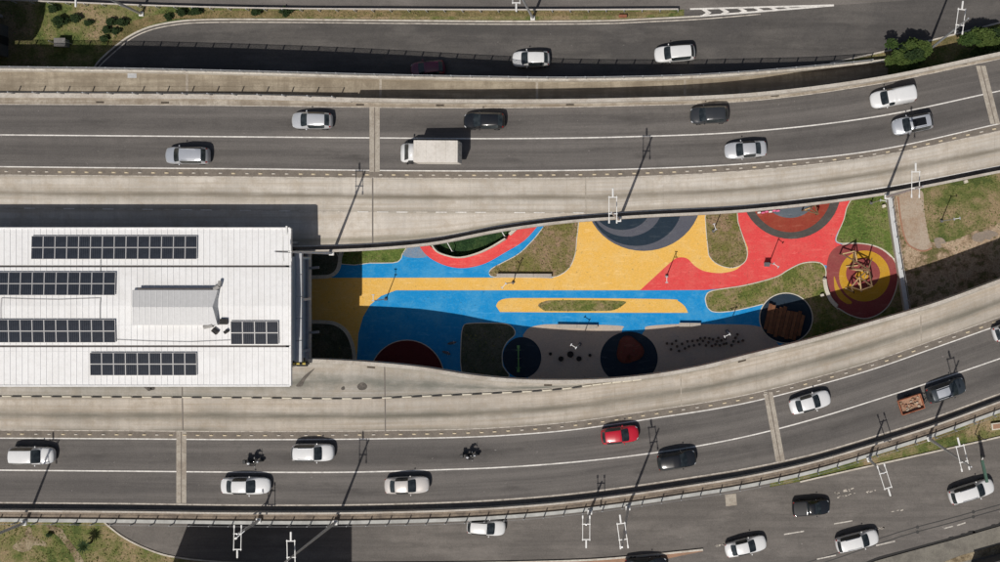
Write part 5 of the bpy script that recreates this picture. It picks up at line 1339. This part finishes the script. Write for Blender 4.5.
# ------------------------------------------------------------------ grass tufts (stuff)
def inside(pt, poly):
    x, y = pt; r = False; j = len(poly)-1
    for i in range(len(poly)):
        xi, yi = poly[i][0], poly[i][1]; xj, yj = poly[j][0], poly[j][1]
        if (yi > y) != (yj > y) and x < (xj-xi)*(y-yi)/(yj-yi)+xi: r = not r
        j = i
    return r
G_MATS = [leaf_mat('grass_blade', (.09,.115,.032), (.17,.17,.06)), leaf_mat('dry_grass_blade', (.14,.135,.045), (.215,.175,.08)), leaf_mat('green_grass_blade', (.08,.112,.03), (.15,.16,.052))]
NO_GRASS = [(P(x,y,0).x, P(x,y,0).y, rx*.1125, ry*.1125) for x,y,rx,ry in ((786,318,27,25.5),(863,281,36,38.5),(522,357.5,20,21))]
gm = [MB(), MB(), MB()]; rg = random.Random(11)
def tufts(poly, z, dens, gi):
    xs_ = [p[0] for p in poly]; ys_ = [p[1] for p in poly]; A = (max(xs_)-min(xs_))*(max(ys_)-min(ys_))
    for _ in range(int(A*dens)):
        p = (rg.uniform(min(xs_),max(xs_)), rg.uniform(min(ys_),max(ys_)))
        if math.sin(p[0]*.9+1.3*math.sin(p[1]*.7))+math.sin(p[1]*1.1+p[0]*.3) < rg.uniform(-2.2,1.2): continue
        if not inside(p, poly) or any(((p[0]-ex)/rx)**2+((p[1]-ey)/ry)**2 < 1 for ex,ey,rx,ry in NO_GRASS): continue
        a = rg.uniform(0,6.28); s = rg.uniform(.06,.16); h = rg.uniform(.05,.14); k = gi if rg.random() < .75 else rg.randrange(3)
        gm[k].add([(p[0]-math.cos(a)*s,p[1]-math.sin(a)*s,z),(p[0]+math.cos(a)*s,p[1]+math.sin(a)*s,z),(p[0]+math.sin(a)*s*.9,p[1]-math.cos(a)*s*.9,z+h)], [(0,1,2)])
for poly, z, d, gi in BEDS: tufts([(p.x,p.y) for p in poly], z, 14*d, gi)
def pw2(pts, z): return [tuple(P(x,y,z).to_2d()) for x,y in pts]
tufts(pw2([(-10,6),(45,4),(150,9),(175,13),(150,24),(128,33),(110,46),(98,58),(90,70),(-10,70)], ZN), ZN+.01, 12, 2)
tufts(pw2([(160,10),(300,12),(680,12),(640,17),(300,17.5),(175,19)], ZN), ZN+.02, 12, 1)
tufts(pw2([(-10,518),(98,518),(125,541),(150,553),(180,563),(-10,570)], 0), .01, 12, 0)
tufts(pw2([(915,188),(1010,165),(1010,228),(985,226),(960,234),(940,240),(928,236),(922,205)], 0), .01, 13, 2)
tufts(pw2([(800,478),(875,452),(937,434),(1010,405),(1010,432),(937,446),(875,456.5),(812,474)], 0), .01, 14, 2)
tufts(pw2([(892,52),(1000,22),(1000,44),(930,62),(895,70)], ZN), ZN+.01, 12, 1)
for m, mt in zip(gm, G_MATS): tag(m.build('grass', mt), 'short patchy grass growing in the beds and on the verges', 'grass', kind='stuff')

# ------------------------------------------------------------------ small building at the left edge, and guessed unseen structures added out of frame to cast shade into view
ub = thing('utility_hut', 'small dark flat roofed hut in the shade at the upper left edge', 'building', P(0,42,ZN))
MB().box((-1.2,0,1.2),(4.2,3.4,2.4)).build('wall', plain('dark_render', (.10,.095,.09), .9), ub); MB().box((-1.2,0,2.46),(4.5,3.7,.14)).build('roof', plain('felt_roof', (.075,.072,.07), .9, var=.2), ub); MB().box((.93,0,1.0),(.05,.9,1.9)).build('door', M_DARK, ub)
nb = thing('shade_block', 'unseen guessed block beyond the bottom edge, sized to shade the lower road', 'building')
a = P(158,600,0); H = 17.5; e_x = P(352,540,0).x - .229*H; w_ = e_x - a.x  # guessed block, placed and sized for the shade it casts
MB().box((a.x+w_/2, a.y-9, H/2), (w_, 18, H)).build('wall', plain('shade_block_render', (.55,.52,.47), .8), nb)
MB().box((a.x+w_/2, a.y-9, H+.06), (w_-.6, 17.4, .1)).build('roof', M_PIER, nb)
for f in range(5):
    for k in range(6):
        MB().box((a.x+1.6+k*(w_-3.2)/5, a.y+.03, 2.0+f*3.2), (1.6,.08,1.6)).build('window', M_GL, nb)
kc = thing('shade_disc', 'unseen round roof beyond the left edge, added to shade the grass corner', 'canopy', (-76, 24.8, ZN))
hc = 6.0; pts = [(7.0*math.cos(t*math.pi/24), 7.0*math.sin(t*math.pi/24)) for t in range(48)]; pts = [(x, max(y, -4.0)) for x, y in pts]  # unseen roof disc, shaped for the curved shade edge it casts
MB().prism(pts, hc-.25, hc).build('roof', M_PIER, kc)
for x, y in ((3.5,2),(-3.5,2),(0,-2.5)): MB().cyl((x,y,0),(x,y,hc-.25),.22).build('column', M_PIER, kc)
cb2 = thing('corner_shed', 'dark low shed roof at the lower right corner', 'building', P(992,561,0), .27)
MB().box((0,-.3,1.1),(4.6,1.9,2.2)).build('wall', MATS['dark_render'], cb2); MB().box((0,-.3,2.26),(4.9,2.1,.1)).build('roof', MATS['felt_roof'], cb2)
